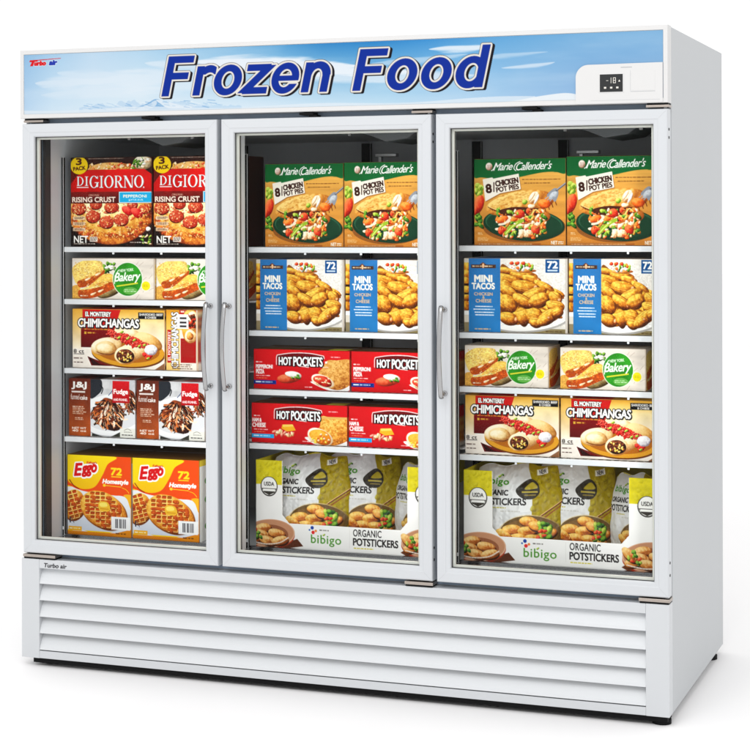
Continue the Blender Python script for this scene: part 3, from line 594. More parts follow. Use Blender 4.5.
def art_pocket(kind):
    c = Canvas(.325, .1255, (38, 30, 712, 300), (208, 26, 36))
    rng = np.random.default_rng(5 + kind)
    c.vgrad(38, 30, 712, 300, (216, 30, 40), (196, 20, 30)); c.grain(120, .06, 2)
    if kind == 0:
        c.poly(smooth([(446, 240), (470, 262), (560, 296), (650, 306), (712, 290), (712, 250), (600, 250)]), (240, 238, 236))
        cr = smooth([(556, 98), (620, 94), (714, 92), (716, 180), (714, 252), (640, 292), (560, 280), (456, 226), (470, 200), (520, 150)], 8)
        C3 = ((150, 84, 30), (206, 146, 74), (240, 190, 120))
    else:
        c.poly(smooth([(420, 250), (470, 290), (560, 310), (712, 300), (712, 270), (600, 260)]), (240, 238, 236))
        cr = smooth([(534, 106), (620, 118), (714, 120), (716, 180), (714, 258), (620, 300), (540, 296), (440, 262), (470, 214), (520, 176)], 8)
        C3 = ((160, 92, 26), (224, 150, 62), (248, 206, 120))
    r = c.m_poly(cr); full = np.zeros((c.h, c.w), bool); full[r[0]] = r[1]; c.clip = full
    c.blob(640, 170, 150, 130, -20, C3, .05, 3, .6, 12, flat=.4)
    for k in range(260): c.ell(rng.uniform(470, 712), rng.uniform(95, 290), rng.uniform(1.5, 4), rng.uniform(1.5, 3.5), (C3[0], C3[2])[k % 2], 0, .45)
    c.clip = None
    if kind == 0:
        c.blob(522, 236, 82, 42, 18, ((214, 190, 160), (240, 220, 190), (255, 246, 230)), .06, 2); c.blob(524, 236, 68, 34, 18, ((120, 10, 8), (196, 40, 26), (230, 100, 70)), .1, 4, .4)
        for k in range(16): c.blob(rng.uniform(476, 580), rng.uniform(215, 260), 10, 4, rng.uniform(0, 60), CREAM, .3, k)
        c.blob(285, 226, 82, 32, -4, ((130, 40, 18), (206, 86, 50), (232, 140, 100)), .1, 3, .4); c.blob(320, 198, 60, 22, 8, WHITE, .08, 4); 
        for k in range(6): c.blob(rng.uniform(310, 365), rng.uniform(196, 222), 13, 7, 30, LEAF, .3, k)
        strip = (24, 60, 140)
    else:
        c.blob(520, 245, 92, 56, 20, ((214, 190, 160), (240, 220, 190), (255, 246, 230)), .06, 2); c.blob(524, 246, 80, 48, 20, ((180, 96, 14), (232, 150, 40), (248, 196, 90)), .1, 4, .4)
        for k in range(22): c.blob(rng.uniform(460, 590), rng.uniform(215, 285), 9, 7, rng.uniform(0, 60), (((180, 150, 20), (240, 210, 60), (255, 240, 140)), CREAM, CARROT)[k % 3], .3, k)
        for k in range(16): c.blob(rng.uniform(200, 350), rng.uniform(212, 246), 17, 10, rng.uniform(0, 180), (((140, 50, 40), (220, 130, 110), (250, 190, 170)), CREAM)[k % 2], .3, k)
        c.poly([(258, 172), (330, 168), (352, 208), (290, 218), (250, 198)], (236, 176, 50)); c.poly([(258, 172), (330, 168), (336, 182), (262, 188)], (250, 210, 110))
        c.rect(530, 108, 714, 122, (226, 180, 110)); strip = (40, 168, 224)
    arch = smooth([(205, 68), (290, 54), (370, 50), (450, 54), (530, 68)], 6, False)
    c.poly(arch + [(524, 142), (206, 142)], (120, 6, 16)); c.line([(200, 132), (200, 84)] + arch + [(534, 84)], 6, (240, 214, 214))
    c.text('HOT', 218, 82, 306, 134, (250, 250, 250), bold=.03, out=(30, 12, 16), outw=.05, shadow=((30, 12, 16), 4, 3))
    c.text('POCKETS', 320, 78, 522, 138, (250, 250, 250), bold=.03, out=(30, 12, 16), outw=.05, shadow=((30, 12, 16), 4, 3))
    c.line([(366, 140), (426, 146)], 5, (240, 214, 214))
    Wt = (250, 240, 238)
    c.micro(54, 112, 100, 126, 1, Wt, 3)
    if kind == 0: c.text('PEPPERONI', 54, 136, 172, 160, Wt, bold=.04); c.text('PIZZA', 56, 168, 112, 196, Wt, bold=.04)
    else: c.text('HAM &', 44, 134, 108, 158, Wt, bold=.04); c.text('CHEESE', 44, 166, 138, 194, Wt, bold=.04)
    c.micro(54, 206, 178, 216, 1, Wt, 5, .9); c.micro(56, 222, 150, 232, 1, (240, 170, 120), 6, .8)
    c.rect(38, 240, 197, 267, strip); c.micro(52, 246, 190, 262, 1, (236, 244, 250), 7)
    c.micro(398, 276, 458, 286, 1, Wt, 8); c.micro(580, 68, 660, 82, 1, (240, 180, 180), 9)
    if kind == 0: c.rect(540, 104, 556, 118, Wt, .9); c.rect(524, 140, 562, 146, (236, 200, 170)); 
    c.rect(708, 30, 712, 300, (150, 14, 22))
    return c.done()

def dumpling(c, x, y, a, b, r_, seed, T=((140, 70, 22), (214, 140, 66), (246, 206, 140))):
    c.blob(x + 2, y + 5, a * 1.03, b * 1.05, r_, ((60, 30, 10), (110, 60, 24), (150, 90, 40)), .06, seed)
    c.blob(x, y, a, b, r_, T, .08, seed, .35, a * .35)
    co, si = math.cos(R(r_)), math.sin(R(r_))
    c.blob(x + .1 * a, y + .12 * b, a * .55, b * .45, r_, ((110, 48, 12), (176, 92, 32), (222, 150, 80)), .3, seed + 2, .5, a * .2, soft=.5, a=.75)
    for q in range(5):
        o = (q - 2) * .34 * a; px, py = x + o * co + b * .62 * si, y + o * si - b * .62 * co
        c.line([(px, py), (px - b * .55 * si + 2, py + b * .55 * co)], max(2, b * .14), (252, 224, 170), .6)
TRAYV = (46, 60, 640, 650)      # front of the tray in the view of the close-up at 6.82 units per photo pixel
TW, TH = .592, .275
def art_tray():
    # local coordinates in millimetres, y down from the top edge
    c = Canvas(TW, TH, (0, 0, 592, 275), (240, 238, 236), 820); c.con = .2; c.gam = 1.05
    rng = np.random.default_rng(3); c.grain(120, .03, 2)
    for x0, x1 in ((0, 89), (503, 592)):
        c.rect(x0, 0, x1, 76, (206, 192, 34)); c.grain(16, .12, 5, x0, 0, x1, 76)
        for k in range(14): c.blob(rng.uniform(x0 + 4, x1 - 4), rng.uniform(4, 70), 8, 6, rng.uniform(0, 180), ((170, 156, 20), (196, 182, 30), (214, 202, 60)), .3, k, a=.7)
    for cx in (45, 556):
        c.ell(cx, 82, 29, 31, (60, 56, 52)); c.ell(cx, 81, 26, 28, (240, 238, 234)); r = c.m_ell(cx, 81, 26, 28)
        c.rect(cx - 25, 84, cx + 25, 106, (70, 66, 60), .0); c.poly([(cx - 25, 88), (cx + 25, 88), (cx + 18, 101), (cx, 109), (cx - 18, 101)], (64, 60, 54)); c.rect(cx - 21, 90, cx + 21, 97, (244, 242, 238), 1, 2)
        c.text('USDA', cx - 17, 68, cx + 17, 80, (50, 46, 42), bold=.03)
    for cx, sgn in ((48, 1), (566, 1)):
        c.poly([(cx + 60, 252), (cx + 92, 240), (cx + 112, 262), (cx + 40, 275), (cx + 4, 275)], (96, 52, 30)) if cx < 300 else c.poly([(cx - 86, 262), (cx - 60, 244), (cx - 20, 275), (cx - 60, 275)], (110, 62, 36))
        c.ell(cx, 234, 84, 42, (176, 62, 34), -4); c.ell(cx, 228, 84, 44, (216, 172, 144), -4); c.ell(cx, 227, 80, 41, (192, 140, 108), -4); c.ell(cx - 4, 233, 66, 32, (150, 96, 66), -4)
        for k, (x, y) in enumerate(((-24, -18), (-30, 2), (22, -4), (-50, 14), (-8, 20), (34, 18), (-62, -6))): dumpling(c, cx + x, 230 + y, 29, 14, (-12, 10, 6, -20, 12, -14, 40)[k], k)
        for k in range(10): c.blob(cx + rng.uniform(-72, -30), 228 + rng.uniform(-16, 26), 8, 5, rng.uniform(0, 180), (LEAF, TOM, LIME)[k % 3], .3, k)
        c.line(smooth([(cx - 70, 254), (cx - 20, 262), (cx + 30, 256), (cx + 62, 238)], 6, False), 4, (236, 226, 214), .8)
    c.ell(190, 203, 5.5, 5.5, (36, 74, 160)); c.ell(193, 217, 5.5, 5.5, (220, 44, 44)); c.ell(202, 212, 4, 4, (232, 132, 60), 0); c.ell(181, 210, 3, 3, (70, 110, 180))
    c.micro(214, 206, 246, 213, 1, (120, 116, 112), 3)
    G = (84, 150, 44)
    c.text('bibigo', 186, 224, 286, 258, G, bold=.008, space=1.08); c.blob(229, 223, 5, 3, -30, LIME, .1, 2)
    c.rect(314, 200, 315, 258, (216, 212, 208))
    K = (44, 40, 40)
    c.text('ORGANIC', 326, 200, 418, 221, K, bold=.02, space=1.05); c.text('POTSTICKERS', 326, 227, 472, 249, K, bold=.022, space=1.0, rot=0); c.micro(328, 255, 394, 261, 1, (206, 192, 40), 3)
    return c.done()

BW, BH = .30, .30
def art_bag():
    c = Canvas(BW, BH, (0, 0, 300, 300), (218, 218, 218), 800)
    rng = np.random.default_rng(6); c.grain(70, .06, 3)
    c.poly(smooth([(196, -6), (306, -6), (306, 262), (210, 262), (210, 180), (216, 120), (208, 60)], 6), (164, 146, 8)); c.poly([(204, -5), (305, -5), (305, 200), (204, 200)], (164, 146, 8))
    for k in range(44): c.blob(rng.uniform(208, 298), rng.uniform(6, 190), rng.uniform(6, 12), rng.uniform(5, 9), rng.uniform(0, 180), ((120, 106, 6), (158, 142, 10), (184, 170, 30)), .3, k, a=.65)
    G = (84, 150, 44)
    c.text('bibigo', 24, 40, 124, 66, G, bold=.02, rot=2, space=1.04); c.blob(88, 35, 7, 4, -30, LIME, .1, 3); c.blob(98, 30, 6, 3, 20, LEAF, .1, 4)
    K = (38, 34, 34)
    c.text('ORGANIC', 24, 77, 124, 93, K, bold=.03); c.text('POTSTICKERS', 16, 102, 184, 122, K, bold=.03, space=.98); c.micro(64, 128, 120, 134, 1, (180, 170, 50), 3); c.micro(100, 138, 186, 145, 1, (196, 194, 190), 4)
    c.poly(smooth([(150, 76), (176, 54), (204, 44), (226, 58), (228, 84), (210, 102), (184, 104), (162, 96)]), (54, 44, 24)); c.poly(smooth([(180, 74), (204, 54), (220, 62), (220, 72)]), (176, 160, 50)); c.rect(170, 80, 222, 85, (176, 160, 70)); c.rect(178, 90, 216, 94, (140, 124, 50))
    c.poly([(222, 14), (262, 2), (262, 22), (222, 32)], (240, 238, 234)); c.text('NEW', 230, 10, 256, 24, (40, 36, 36), bold=.03, rot=-14)
    for k in range(26):
        x, y = rng.uniform(212, 300), rng.uniform(0, 150); c.line([(x, y), (x + rng.uniform(-20, 20), y + rng.uniform(10, 30))], rng.uniform(1, 3), ((132, 118, 6), (192, 178, 40))[k % 2], .4)
    c.line([(232, 158), (300, 112)], 4, (120, 66, 30)); c.line([(240, 164), (300, 122)], 4, (146, 84, 40)); c.line([(232, 154), (300, 108)], 2, (226, 190, 140))
    c.blob(196, 214, 106, 64, 0, ((110, 90, 52), (176, 150, 104), (226, 210, 176)), .02, 4, .12); c.ell(196, 208, 97, 54, (116, 92, 50)); c.ell(194, 216, 92, 52, (134, 104, 58))
    for k, (x, y) in enumerate(((196, 172), (140, 196), (190, 200), (226, 186), (160, 224), (214, 226), (250, 214), (116, 216), (180, 246), (240, 240))): dumpling(c, x, y, 34, 15, (8, 0, -6, 10, 4, 8, -20, 30, 0, -8)[k], k, ((150, 80, 22), (218, 146, 58), (248, 206, 124)))
    for k in range(18): c.blob(rng.uniform(228, 264), rng.uniform(178, 228), 12, 8, rng.uniform(0, 180), (LEAF, LEAF, LIME)[k % 3], .3, k)
    for k in range(5): c.blob(rng.uniform(222, 244), rng.uniform(200, 222), 8, 6, 0, TOM, .3, k)
    c.rect(0, 268, 300, 300, (214, 212, 206))
    return c.done()

def heavy(c, words, em, yb, shear, col_at):
    """bold italic sans capitals and small letters drawn as strokes; words = [(text, x0)], mm, baseline yb; returns the ink mask"""
    X0 = ((np.arange(c.w) + .5) / c.sx)[None, :]; Y = ((np.arange(c.h) + .5) / c.sy)[:, None]
    V = (yb - Y) / em; U = X0 - shear * (yb - Y)
    m = np.zeros((c.h, c.w), bool); adv = {'F': .615, 'r': .40, 'o': .615, 'z': .51, 'e': .57, 'n': .615, 'd': .62}
    for st, x in words:
        for ch in st:
            u = (U - x) / em; v = V; S = .140
            bx = lambda a, b, p, q: (u >= a) & (u <= b) & (v >= p) & (v <= q)
            el = lambda cx, cy, rx, ry: ((u - cx) / rx) ** 2 + ((v - cy) / ry) ** 2 <= 1
            g = None
            if ch == 'F': g = bx(.06, .06 + S + .005, 0, .716) | bx(.06, .575, .595, .716) | bx(.06, .52, .3, .42)
            elif ch == 'o': g = el(.305, .26, .268, .272) & ~el(.305, .26, .122, .155)
            elif ch == 'r': g = bx(.06, .06 + S, 0, .52) | (el(.31, .29, .23, .245) & ~el(.33, .27, .128, .135) & (v > .37) & (u > .06) & (u < .44))
            elif ch == 'z': g = bx(.03, .48, .405, .52) | bx(.015, .48, 0, .115) | ((np.abs((u - .25) - (v - .26) * .95) < .098) & (v > .02) & (v < .5))
            elif ch == 'e': g = ((el(.285, .26, .258, .272) & ~el(.285, .26, .125, .16)) & ~((u > .3) & (v < .218) & (v > .155))) | bx(.1, .535, .215, .305)
            elif ch == 'n': g = bx(.06, .06 + S, 0, .52) | bx(.41, .41 + S, 0, .34) | (el(.315, .29, .243, .243) & ~el(.305, .27, .105, .142) & (v > .3) & (u > .12))
            elif ch == 'd': g = (el(.30, .26, .262, .272) & ~el(.31, .26, .122, .155) & (u < .5)) | bx(.415, .415 + S, 0, .716)
            m |= g; x += adv[ch] * em
    return m
def swell(m, k):
    for i in range(k):
        q = m.copy(); q[1:] |= m[:-1]; q[:-1] |= m[1:]; q[:, 1:] |= m[:, :-1]; q[:, :-1] |= m[:, 1:]
        if i % 2: q[1:, 1:] |= m[:-1, :-1]; q[:-1, :-1] |= m[1:, 1:]; q[1:, :-1] |= m[:-1, 1:]; q[:-1, 1:] |= m[1:, :-1]
        m = q
    return m
def art_sky():
    # printed sky, in millimetres of the sign, y down
    w, h = 2050, 191
    c = Canvas(2.05, .191, (0, 0, w, h), (150, 195, 235), 820); c.con = .16; c.sat = 1.06; c.gam = 1.0
    X = ((np.arange(c.w) + .5) / c.sx)[None, :]; Y = ((np.arange(c.h) + .5) / c.sy)[:, None]
    t = np.clip(Y / h, 0, 1); sx = np.clip(X / w, 0, 1)
    top = np.stack([np.interp(sx, [0, .05, .12, .2, .3, .42, .5, .58, .66, .75, .85, 1], q) for q in
                    ((150, 170, 192, 182, 152, 104, 62, 52, 70, 100, 118, 124), (190, 205, 218, 214, 196, 166, 138, 134, 146, 164, 172, 174), (226, 234, 240, 238, 228, 212, 196, 196, 206, 214, 216, 216))], -1)
    bot = np.stack([np.interp(sx, [0, .05, .2, .4, .6, .75, .9, 1], q) for q in ((186, 208, 222, 212, 196, 176, 150, 150), (214, 230, 238, 232, 224, 208, 184, 184), (240, 246, 248, 246, 242, 236, 222, 222))], -1)
    tt = (t ** .85)[..., None]
    A = top * (1 - tt) + bot * tt
    n = fbm(c.h, c.w, 300, 11, 5, 3.4, .6); n2 = fbm(c.h, c.w, 120, 5, 5, 5.0, .6); n3 = fbm(c.h, c.w, 60, 8, 4, 6.0, .5)
    cl = np.clip((n - .45) * 2.2, 0, 1) * .25
    def streak(x0, y0, x1, y1, wd, a, seed=0, sharp=1.0):        # wind-drawn cloud along a line
        L = math.hypot(x1 - x0, y1 - y0); ux, uy = (x1 - x0) / L, (y1 - y0) / L
        s_ = ((X - x0) * ux + (Y - y0) * uy) / L; d = -(X - x0) * uy + (Y - y0) * ux
        ww = wd * np.clip(np.sin(np.clip(s_, 0, 1) * PI), 0, 1) ** .7 + .01
        e = np.where(d < 0, d / (ww * .5), d / ww) + (n2 - .5) * 1.6 + (n3 - .5) * .8
        return np.clip((1 - np.abs(e)) * sharp * 1.6, 0, 1) * ((s_ > 0) & (s_ < 1)) * a
    for q in ((600, 40, 1140, 70, 40, 1.0), (680, 46, 1340, 98, 40, 1.0), (40, 92, 620, 84, 70, .5), (820, 86, 1500, 110, 40, .65), (430, 40, 700, 60, 30, .5), (300, 80, 700, 100, 60, .4), (1360, 30, 1560, 24, 16, .85), (1180, 66, 1480, 48, 18, .45),
              (1480, 62, 1720, 50, 12, .4), (1580, 92, 1740, 80, 10, .6), (1240, 120, 1540, 108, 14, .35), (60, 130, 500, 120, 40, .35), (120, 60, 330, 70, 40, .35)):
        cl = np.maximum(cl, streak(*q))
    cl = np.clip(cl, 0, .93)[..., None]
    A = A * (1 - cl) + np.array([240, 246, 252]) * cl
    c.a = (A / 255).astype(np.float32)
    rng = np.random.default_rng(4)
    xs = np.arange(0, 700, 6.0)                                      # low hills and snow along the foot of the sky
    def hills(x0, x1, y0, hgt, seed, col, a=1.0, cell=60):
        q = fbm(2, 400, cell, seed, 4)[0]; pts = [(x0, y0)]
        for k in range(400):
            u = k / 399; pts.append((x0 + (x1 - x0) * u, y0 - hgt * (math.sin(PI * u) ** .6) * max(0, q[k] - .2) * 1.5))
        c.poly(pts + [(x1, 196), (x0, 196)], col, a)
    hills(200, 620, 174, 26, 2, (188, 214, 238), .7, 40); hills(330, 640, 178, 26, 3, (206, 226, 243), .9, 30)
    c.poly(smooth([(400, 184), (440, 166), (464, 154), (482, 156), (510, 172), (540, 180), (560, 186)], 6), (136, 178, 218), .9)
    c.poly(smooth([(470, 156), (500, 160), (560, 176), (600, 182), (520, 184), (488, 170)], 6), (226, 238, 248), .95); c.poly(smooth([(398, 186), (440, 170), (468, 158), (470, 172), (440, 186)], 6), (214, 230, 244), .9)
    hills(590, 760, 182, 10, 6, (176, 208, 236), .5, 30)
    for k in range(60):
        x = rng.uniform(180, 680); y = rng.uniform(160, 180); L = rng.uniform(6, 26)
        c.line([(x, y), (x + L, y + L * rng.uniform(.05, .3))], rng.uniform(1, 2.6), ((104, 156, 208), (240, 247, 252), (150, 190, 226))[k % 3], .55)
    c.poly([(-5, 184)] + [(x, 181 + 4 * math.sin(x * .011) - 3 * math.sin(x * .004 + 1)) for x in range(0, 1700, 20)] + [(1700, 193), (-5, 193)], (228, 239, 248), .75)
    c.poly(smooth([(1540, 196), (1620, 188), (1700, 176), (1770, 170), (1810, 178), (1830, 196)], 8), (240, 246, 250), .95)
    # lettering
    k = 0.85 * c.sx * 5 / 5
    ink = heavy(c, [('Frozen', 478), ('Food', 1110)], 172, 146, .215, None)
    def sh(m, dx, dy):
        q = np.zeros_like(m); a, b = int(round(dx * c.sx)), int(round(dy * c.sy)); q[b:, a:] = m[:m.shape[0] - b, :m.shape[1] - a]; return q
    full = (slice(0, c.h), slice(0, c.w)); px = c.sx
    w1 = swell(ink, int(round(5.2 * px)))
    c.put(full, swell(w1, int(round(1.2 * px))), (70, 62, 60), .9); c.put(full, sh(w1, 7.5, 3.5), (22, 16, 22)); c.put(full, sh(w1, 4, 2), (22, 16, 22))
    c.put(full, w1, (238, 232, 222)); c.put(full, swell(ink, max(1, int(.8 * px))), (60, 60, 110), .7); c.put(full, ink, (8, 52, 150))
    # maker's mark
    c.text('urbo', 38, 22, 78, 35, (214, 26, 36), shear=.25, bold=.09, out=(226, 240, 250), outw=.07); c.text('air', 92, 21, 118, 35, (44, 66, 168), shear=.25, bold=.09, out=(226, 240, 250), outw=.07)
    c.poly([(22, 18), (52, 17), (50, 23), (20, 24)], (214, 26, 36)); c.poly([(31, 20), (40, 20), (33, 37), (22, 37)], (214, 26, 36)); c.poly([(52, 17), (134, 14), (134, 16), (52, 20)], (206, 70, 80))
    return c.done()

# ---------------------------------------------------------------- scene helpers
scene = bpy.context.scene
COL = scene.collection

def srgb(c): return tuple(((v / 255) / 12.92 if v <= 10 else ((v / 255 + .055) / 1.055) ** 2.4) for v in c) + (1,)
def mat(name, color, rough=.5, metal=0.0, var=.04, bump=0.0, bscale=200, spec=.5, coat=0.0):
    m = bpy.data.materials.new(name); m.use_nodes = True; nt = m.node_tree; b = nt.nodes['Principled BSDF']
    b.inputs['Roughness'].default_value = rough; b.inputs['Metallic'].default_value = metal
    b.inputs['Specular IOR Level'].default_value = spec; b.inputs['Coat Weight'].default_value = coat
    tc = nt.nodes.new('ShaderNodeTexCoord'); n = nt.nodes.new('ShaderNodeTexNoise'); n.inputs['Scale'].default_value = 3.5; n.inputs['Detail'].default_value = 4
    r = nt.nodes.new('ShaderNodeMapRange'); r.inputs['To Min'].default_value = 1 - var; r.inputs['To Max'].default_value = 1 + var
    mx = nt.nodes.new('ShaderNodeVectorMath'); mx.operation = 'SCALE'; mx.inputs[0].default_value = color[:3]
    nt.links.new(tc.outputs['Object'], n.inputs['Vector']); nt.links.new(n.outputs['Fac'], r.inputs['Value'])
    nt.links.new(r.outputs['Result'], mx.inputs['Scale']); nt.links.new(mx.outputs['Vector'], b.inputs['Base Color'])
    if bump:
        n2 = nt.nodes.new('ShaderNodeTexNoise'); n2.inputs['Scale'].default_value = bscale; n2.inputs['Detail'].default_value = 2
        bp = nt.nodes.new('ShaderNodeBump'); bp.inputs['Strength'].default_value = bump; bp.inputs['Distance'].default_value = .001
        nt.links.new(tc.outputs['Object'], n2.inputs['Vector']); nt.links.new(n2.outputs['Fac'], bp.inputs['Height']); nt.links.new(bp.outputs['Normal'], b.inputs['Normal'])
    return m
def print_mat(name, rough, spec, bump=0.0, bscale=60):
    m = mat(name, (1, 1, 1), rough, 0, 0.0, bump, bscale, spec); nt = m.node_tree; b = nt.nodes['Principled BSDF']
    a = nt.nodes.new('ShaderNodeAttribute'); a.attribute_name = 'Col'; nt.links.new(a.outputs['Color'], b.inputs['Base Color'])
    return m
M = {}
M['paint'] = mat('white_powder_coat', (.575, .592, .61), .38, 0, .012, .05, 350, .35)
M['paint_lit'] = mat('white_coat_lit', (.66, .678, .695), .38, 0, .012, .05, 350, .35)  # same cabinet white, lifted in the colour to brighten the slats
M['paint_shaded'] = mat('white_coat_shaded', (.485, .503, .517), .42, 0, .015, .05, 350, .35)  # same cabinet white, darkened: the side's shade is put into the colour
M['frame'] = mat('white_door_extrusion', (.575, .594, .615), .34, 0, .01, .03, 300, .4)
M['gap_shade'] = mat('blue_grey_gap_shade', (.21, .27, .35), .5, 0, .08)  # shade of the door gaps put into the colour as blue-grey
M['gasket'] = mat('black_gasket', (.02, .02, .022), .55, 0, .1)
M['mullion'] = mat('white_mullion', (.74, .755, .785), .35, 0, .02)
M['liner'] = mat('pale_liner', (.47, .49, .52), .4, 0, .03)
M['back'] = mat('grey_back_liner', (.55, .575, .61), .45, 0, .08)
M['shelf'] = mat('white_coated_wire', (.74, .76, .79), .35, 0, .02)
M['chrome'] = mat('brushed_chrome', (.40, .40, .405), .22, 1.0, .03, .05, 500)
M['steel'] = mat('stainless_sill', (.34, .34, .35), .14, 1.0, .05)
M['hinge'] = mat('warm_hinge_steel', (.42, .37, .33), .35, 1.0, .1)
M['black'] = mat('black_plastic', (.004, .004, .0045), .6, 0, .1, 0, 1, .15)
M['spacer'] = mat('pale_spacer_bar', (.78, .77, .72), .35, 0, .05)
M['plate'] = mat('warm_white_plastic', (.63, .626, .62), .4, 0, .01)
M['groove'] = mat('grey_groove', (.42, .43, .44), .6, 0, .05)
M['ink'] = mat('black_badge_ink', (.02, .02, .024), .4, 0, .05)
M['display'] = mat('dark_display_glass', (.012, .013, .014), .12, 0, .05)
M['floor'] = mat('white_studio_floor', (.96, .95, .95), .6, 0, .005, 0, 1, .1)
M['card'] = print_mat('printed_card', .5, .12, .08, 40)
M['film'] = print_mat('printed_plastic_film', .32, .3)
M['sign'] = print_mat('printed_sign_film', .4, .12)
g = bpy.data.materials.new('clear_door_glass'); g.use_nodes = True; nt = g.node_tree; nt.nodes.remove(nt.nodes['Principled BSDF'])
tr = nt.nodes.new('ShaderNodeBsdfTransparent'); tr.inputs['Color'].default_value = (.975, .985, .98, 1)
gl = nt.nodes.new('ShaderNodeBsdfGlossy'); gl.inputs['Roughness'].default_value = .02; fr = nt.nodes.new('ShaderNodeFresnel'); fr.inputs['IOR'].default_value = 1.12
ms = nt.nodes.new('ShaderNodeMixShader'); nt.links.new(fr.outputs[0], ms.inputs[0]); nt.links.new(tr.outputs[0], ms.inputs[1]); nt.links.new(gl.outputs[0], ms.inputs[2])
nt.links.new(ms.outputs[0], nt.nodes['Material Output'].inputs['Surface']); M['glass'] = g
e = bpy.data.materials.new('lit_display_segment'); e.use_nodes = True; b_ = e.node_tree.nodes['Principled BSDF']
b_.inputs['Base Color'].default_value = (.5, .48, .44, 1); b_.inputs['Emission Color'].default_value = (1, .95, .85, 1); b_.inputs['Emission Strength'].default_value = .25; M['seg'] = e

M['scoop'] = mat('dark_grey_scoop', (.07, .075, .08), .5)
M['std'] = mat('grey_standard', (.42, .44, .46), .4)
lm = bpy.data.materials.new('added_strip_glow'); lm.use_nodes = True; q_ = lm.node_tree.nodes['Principled BSDF']; q_.inputs['Emission Color'].default_value = (1, .985, .96, 1); q_.inputs['Emission Strength'].default_value = 1.5; M['strip_glow'] = lm  # glow for the added strips, out of view
class MB:
    def __init__(s): s.bm = bmesh.new()
    def box(s, x0, x1, y0, y1, z0, z1, bev=0.0, seg=2):
        v = [s.bm.verts.new(p) for p in ((x0, y0, z0), (x1, y0, z0), (x1, y1, z0), (x0, y1, z0), (x0, y0, z1), (x1, y0, z1), (x1, y1, z1), (x0, y1, z1))]
        f = [s.bm.faces.new([v[i] for i in q]) for q in ((0, 3, 2, 1), (4, 5, 6, 7), (0, 1, 5, 4), (1, 2, 6, 5), (2, 3, 7, 6), (3, 0, 4, 7))]
        if bev:
            ed = list({e for q in f for e in q.edges})
            bmesh.ops.bevel(s.bm, geom=ed, offset=bev, segments=seg, affect='EDGES', profile=.5)
    def ring(s, x0, x1, z0, z1, prof):                     # mitred frame: prof = closed list of (inset, y)
        L = []
        for i, y in prof:
            L.append([s.bm.verts.new(p) for p in ((x0 + i, y, z0 + i), (x1 - i, y, z0 + i), (x1 - i, y, z1 - i), (x0 + i, y, z1 - i))])
        n = len(L)
        for a in range(n):
            A, B = L[a], L[(a + 1) % n]
            for k in range(4): s.bm.faces.new((A[k], A[(k + 1) % 4], B[(k + 1) % 4], B[k]))
    def prism(s, pts, y0, y1, axis='y'):                   # outline in (x,z) pushed along y, or (y,z) along x
        P = (lambda a, b, t: (a, t, b)) if axis == 'y' else (lambda a, b, t: (t, a, b))
        A = [s.bm.verts.new(P(a, b, y0)) for a, b in pts]; B = [s.bm.verts.new(P(a, b, y1)) for a, b in pts]
        s.bm.faces.new(A[::-1]); s.bm.faces.new(B)
        n = len(pts)
        for k in range(n): s.bm.faces.new((A[k], A[(k + 1) % n], B[(k + 1) % n], B[k]))
    def tube(s, pts, rx, ry=None, n=10, side=(1, 0, 0)):
        from mathutils import Vector
        ry = ry or rx; prev = None; P = [Vector(p) for p in pts]
        for i, p in enumerate(P):
            t = (P[min(i + 1, len(P) - 1)] - P[max(i - 1, 0)]).normalized(); a = Vector(side); a = (a - t * a.dot(t)).normalized(); b = t.cross(a)
            r = [s.bm.verts.new(p + a * rx * math.cos(2 * PI * k / n) + b * ry * math.sin(2 * PI * k / n)) for k in range(n)]
            if prev:
                for k in range(n): s.bm.faces.new((prev[k], prev[(k + 1) % n], r[(k + 1) % n], r[k]))
            else: s.bm.faces.new(r[::-1])
            prev = r
        s.bm.faces.new(prev)
    def split(s, name, m, parent=None, smooth=False):      # every loose piece its own object
        bm = s.bm; left = set(bm.faces); out = []
        while left:
            st = [left.pop()]; isl = []
            while st:
                f = st.pop(); isl.append(f)
                for v in f.verts:
                    for g in v.link_faces:
                        if g in left: left.discard(g); st.append(g)
            q = MB(); mp = {}
            for f in isl:
                for v in f.verts:
                    if v not in mp: mp[v] = q.bm.verts.new(v.co)
                q.bm.faces.new([mp[v] for v in f.verts])
            out.append(q.build(name, m, parent, smooth))
        bm.free(); return out
    def build(s, name, m, parent=None, smooth=False):
        bmesh.ops.recalc_face_normals(s.bm, faces=s.bm.faces)
        me = bpy.data.meshes.new(name); s.bm.to_mesh(me); s.bm.free(); me.materials.append(M[m] if isinstance(m, str) else m)
        if smooth: me.shade_smooth()
        o = bpy.data.objects.new(name, me); COL.objects.link(o); o.parent = parent
        return o

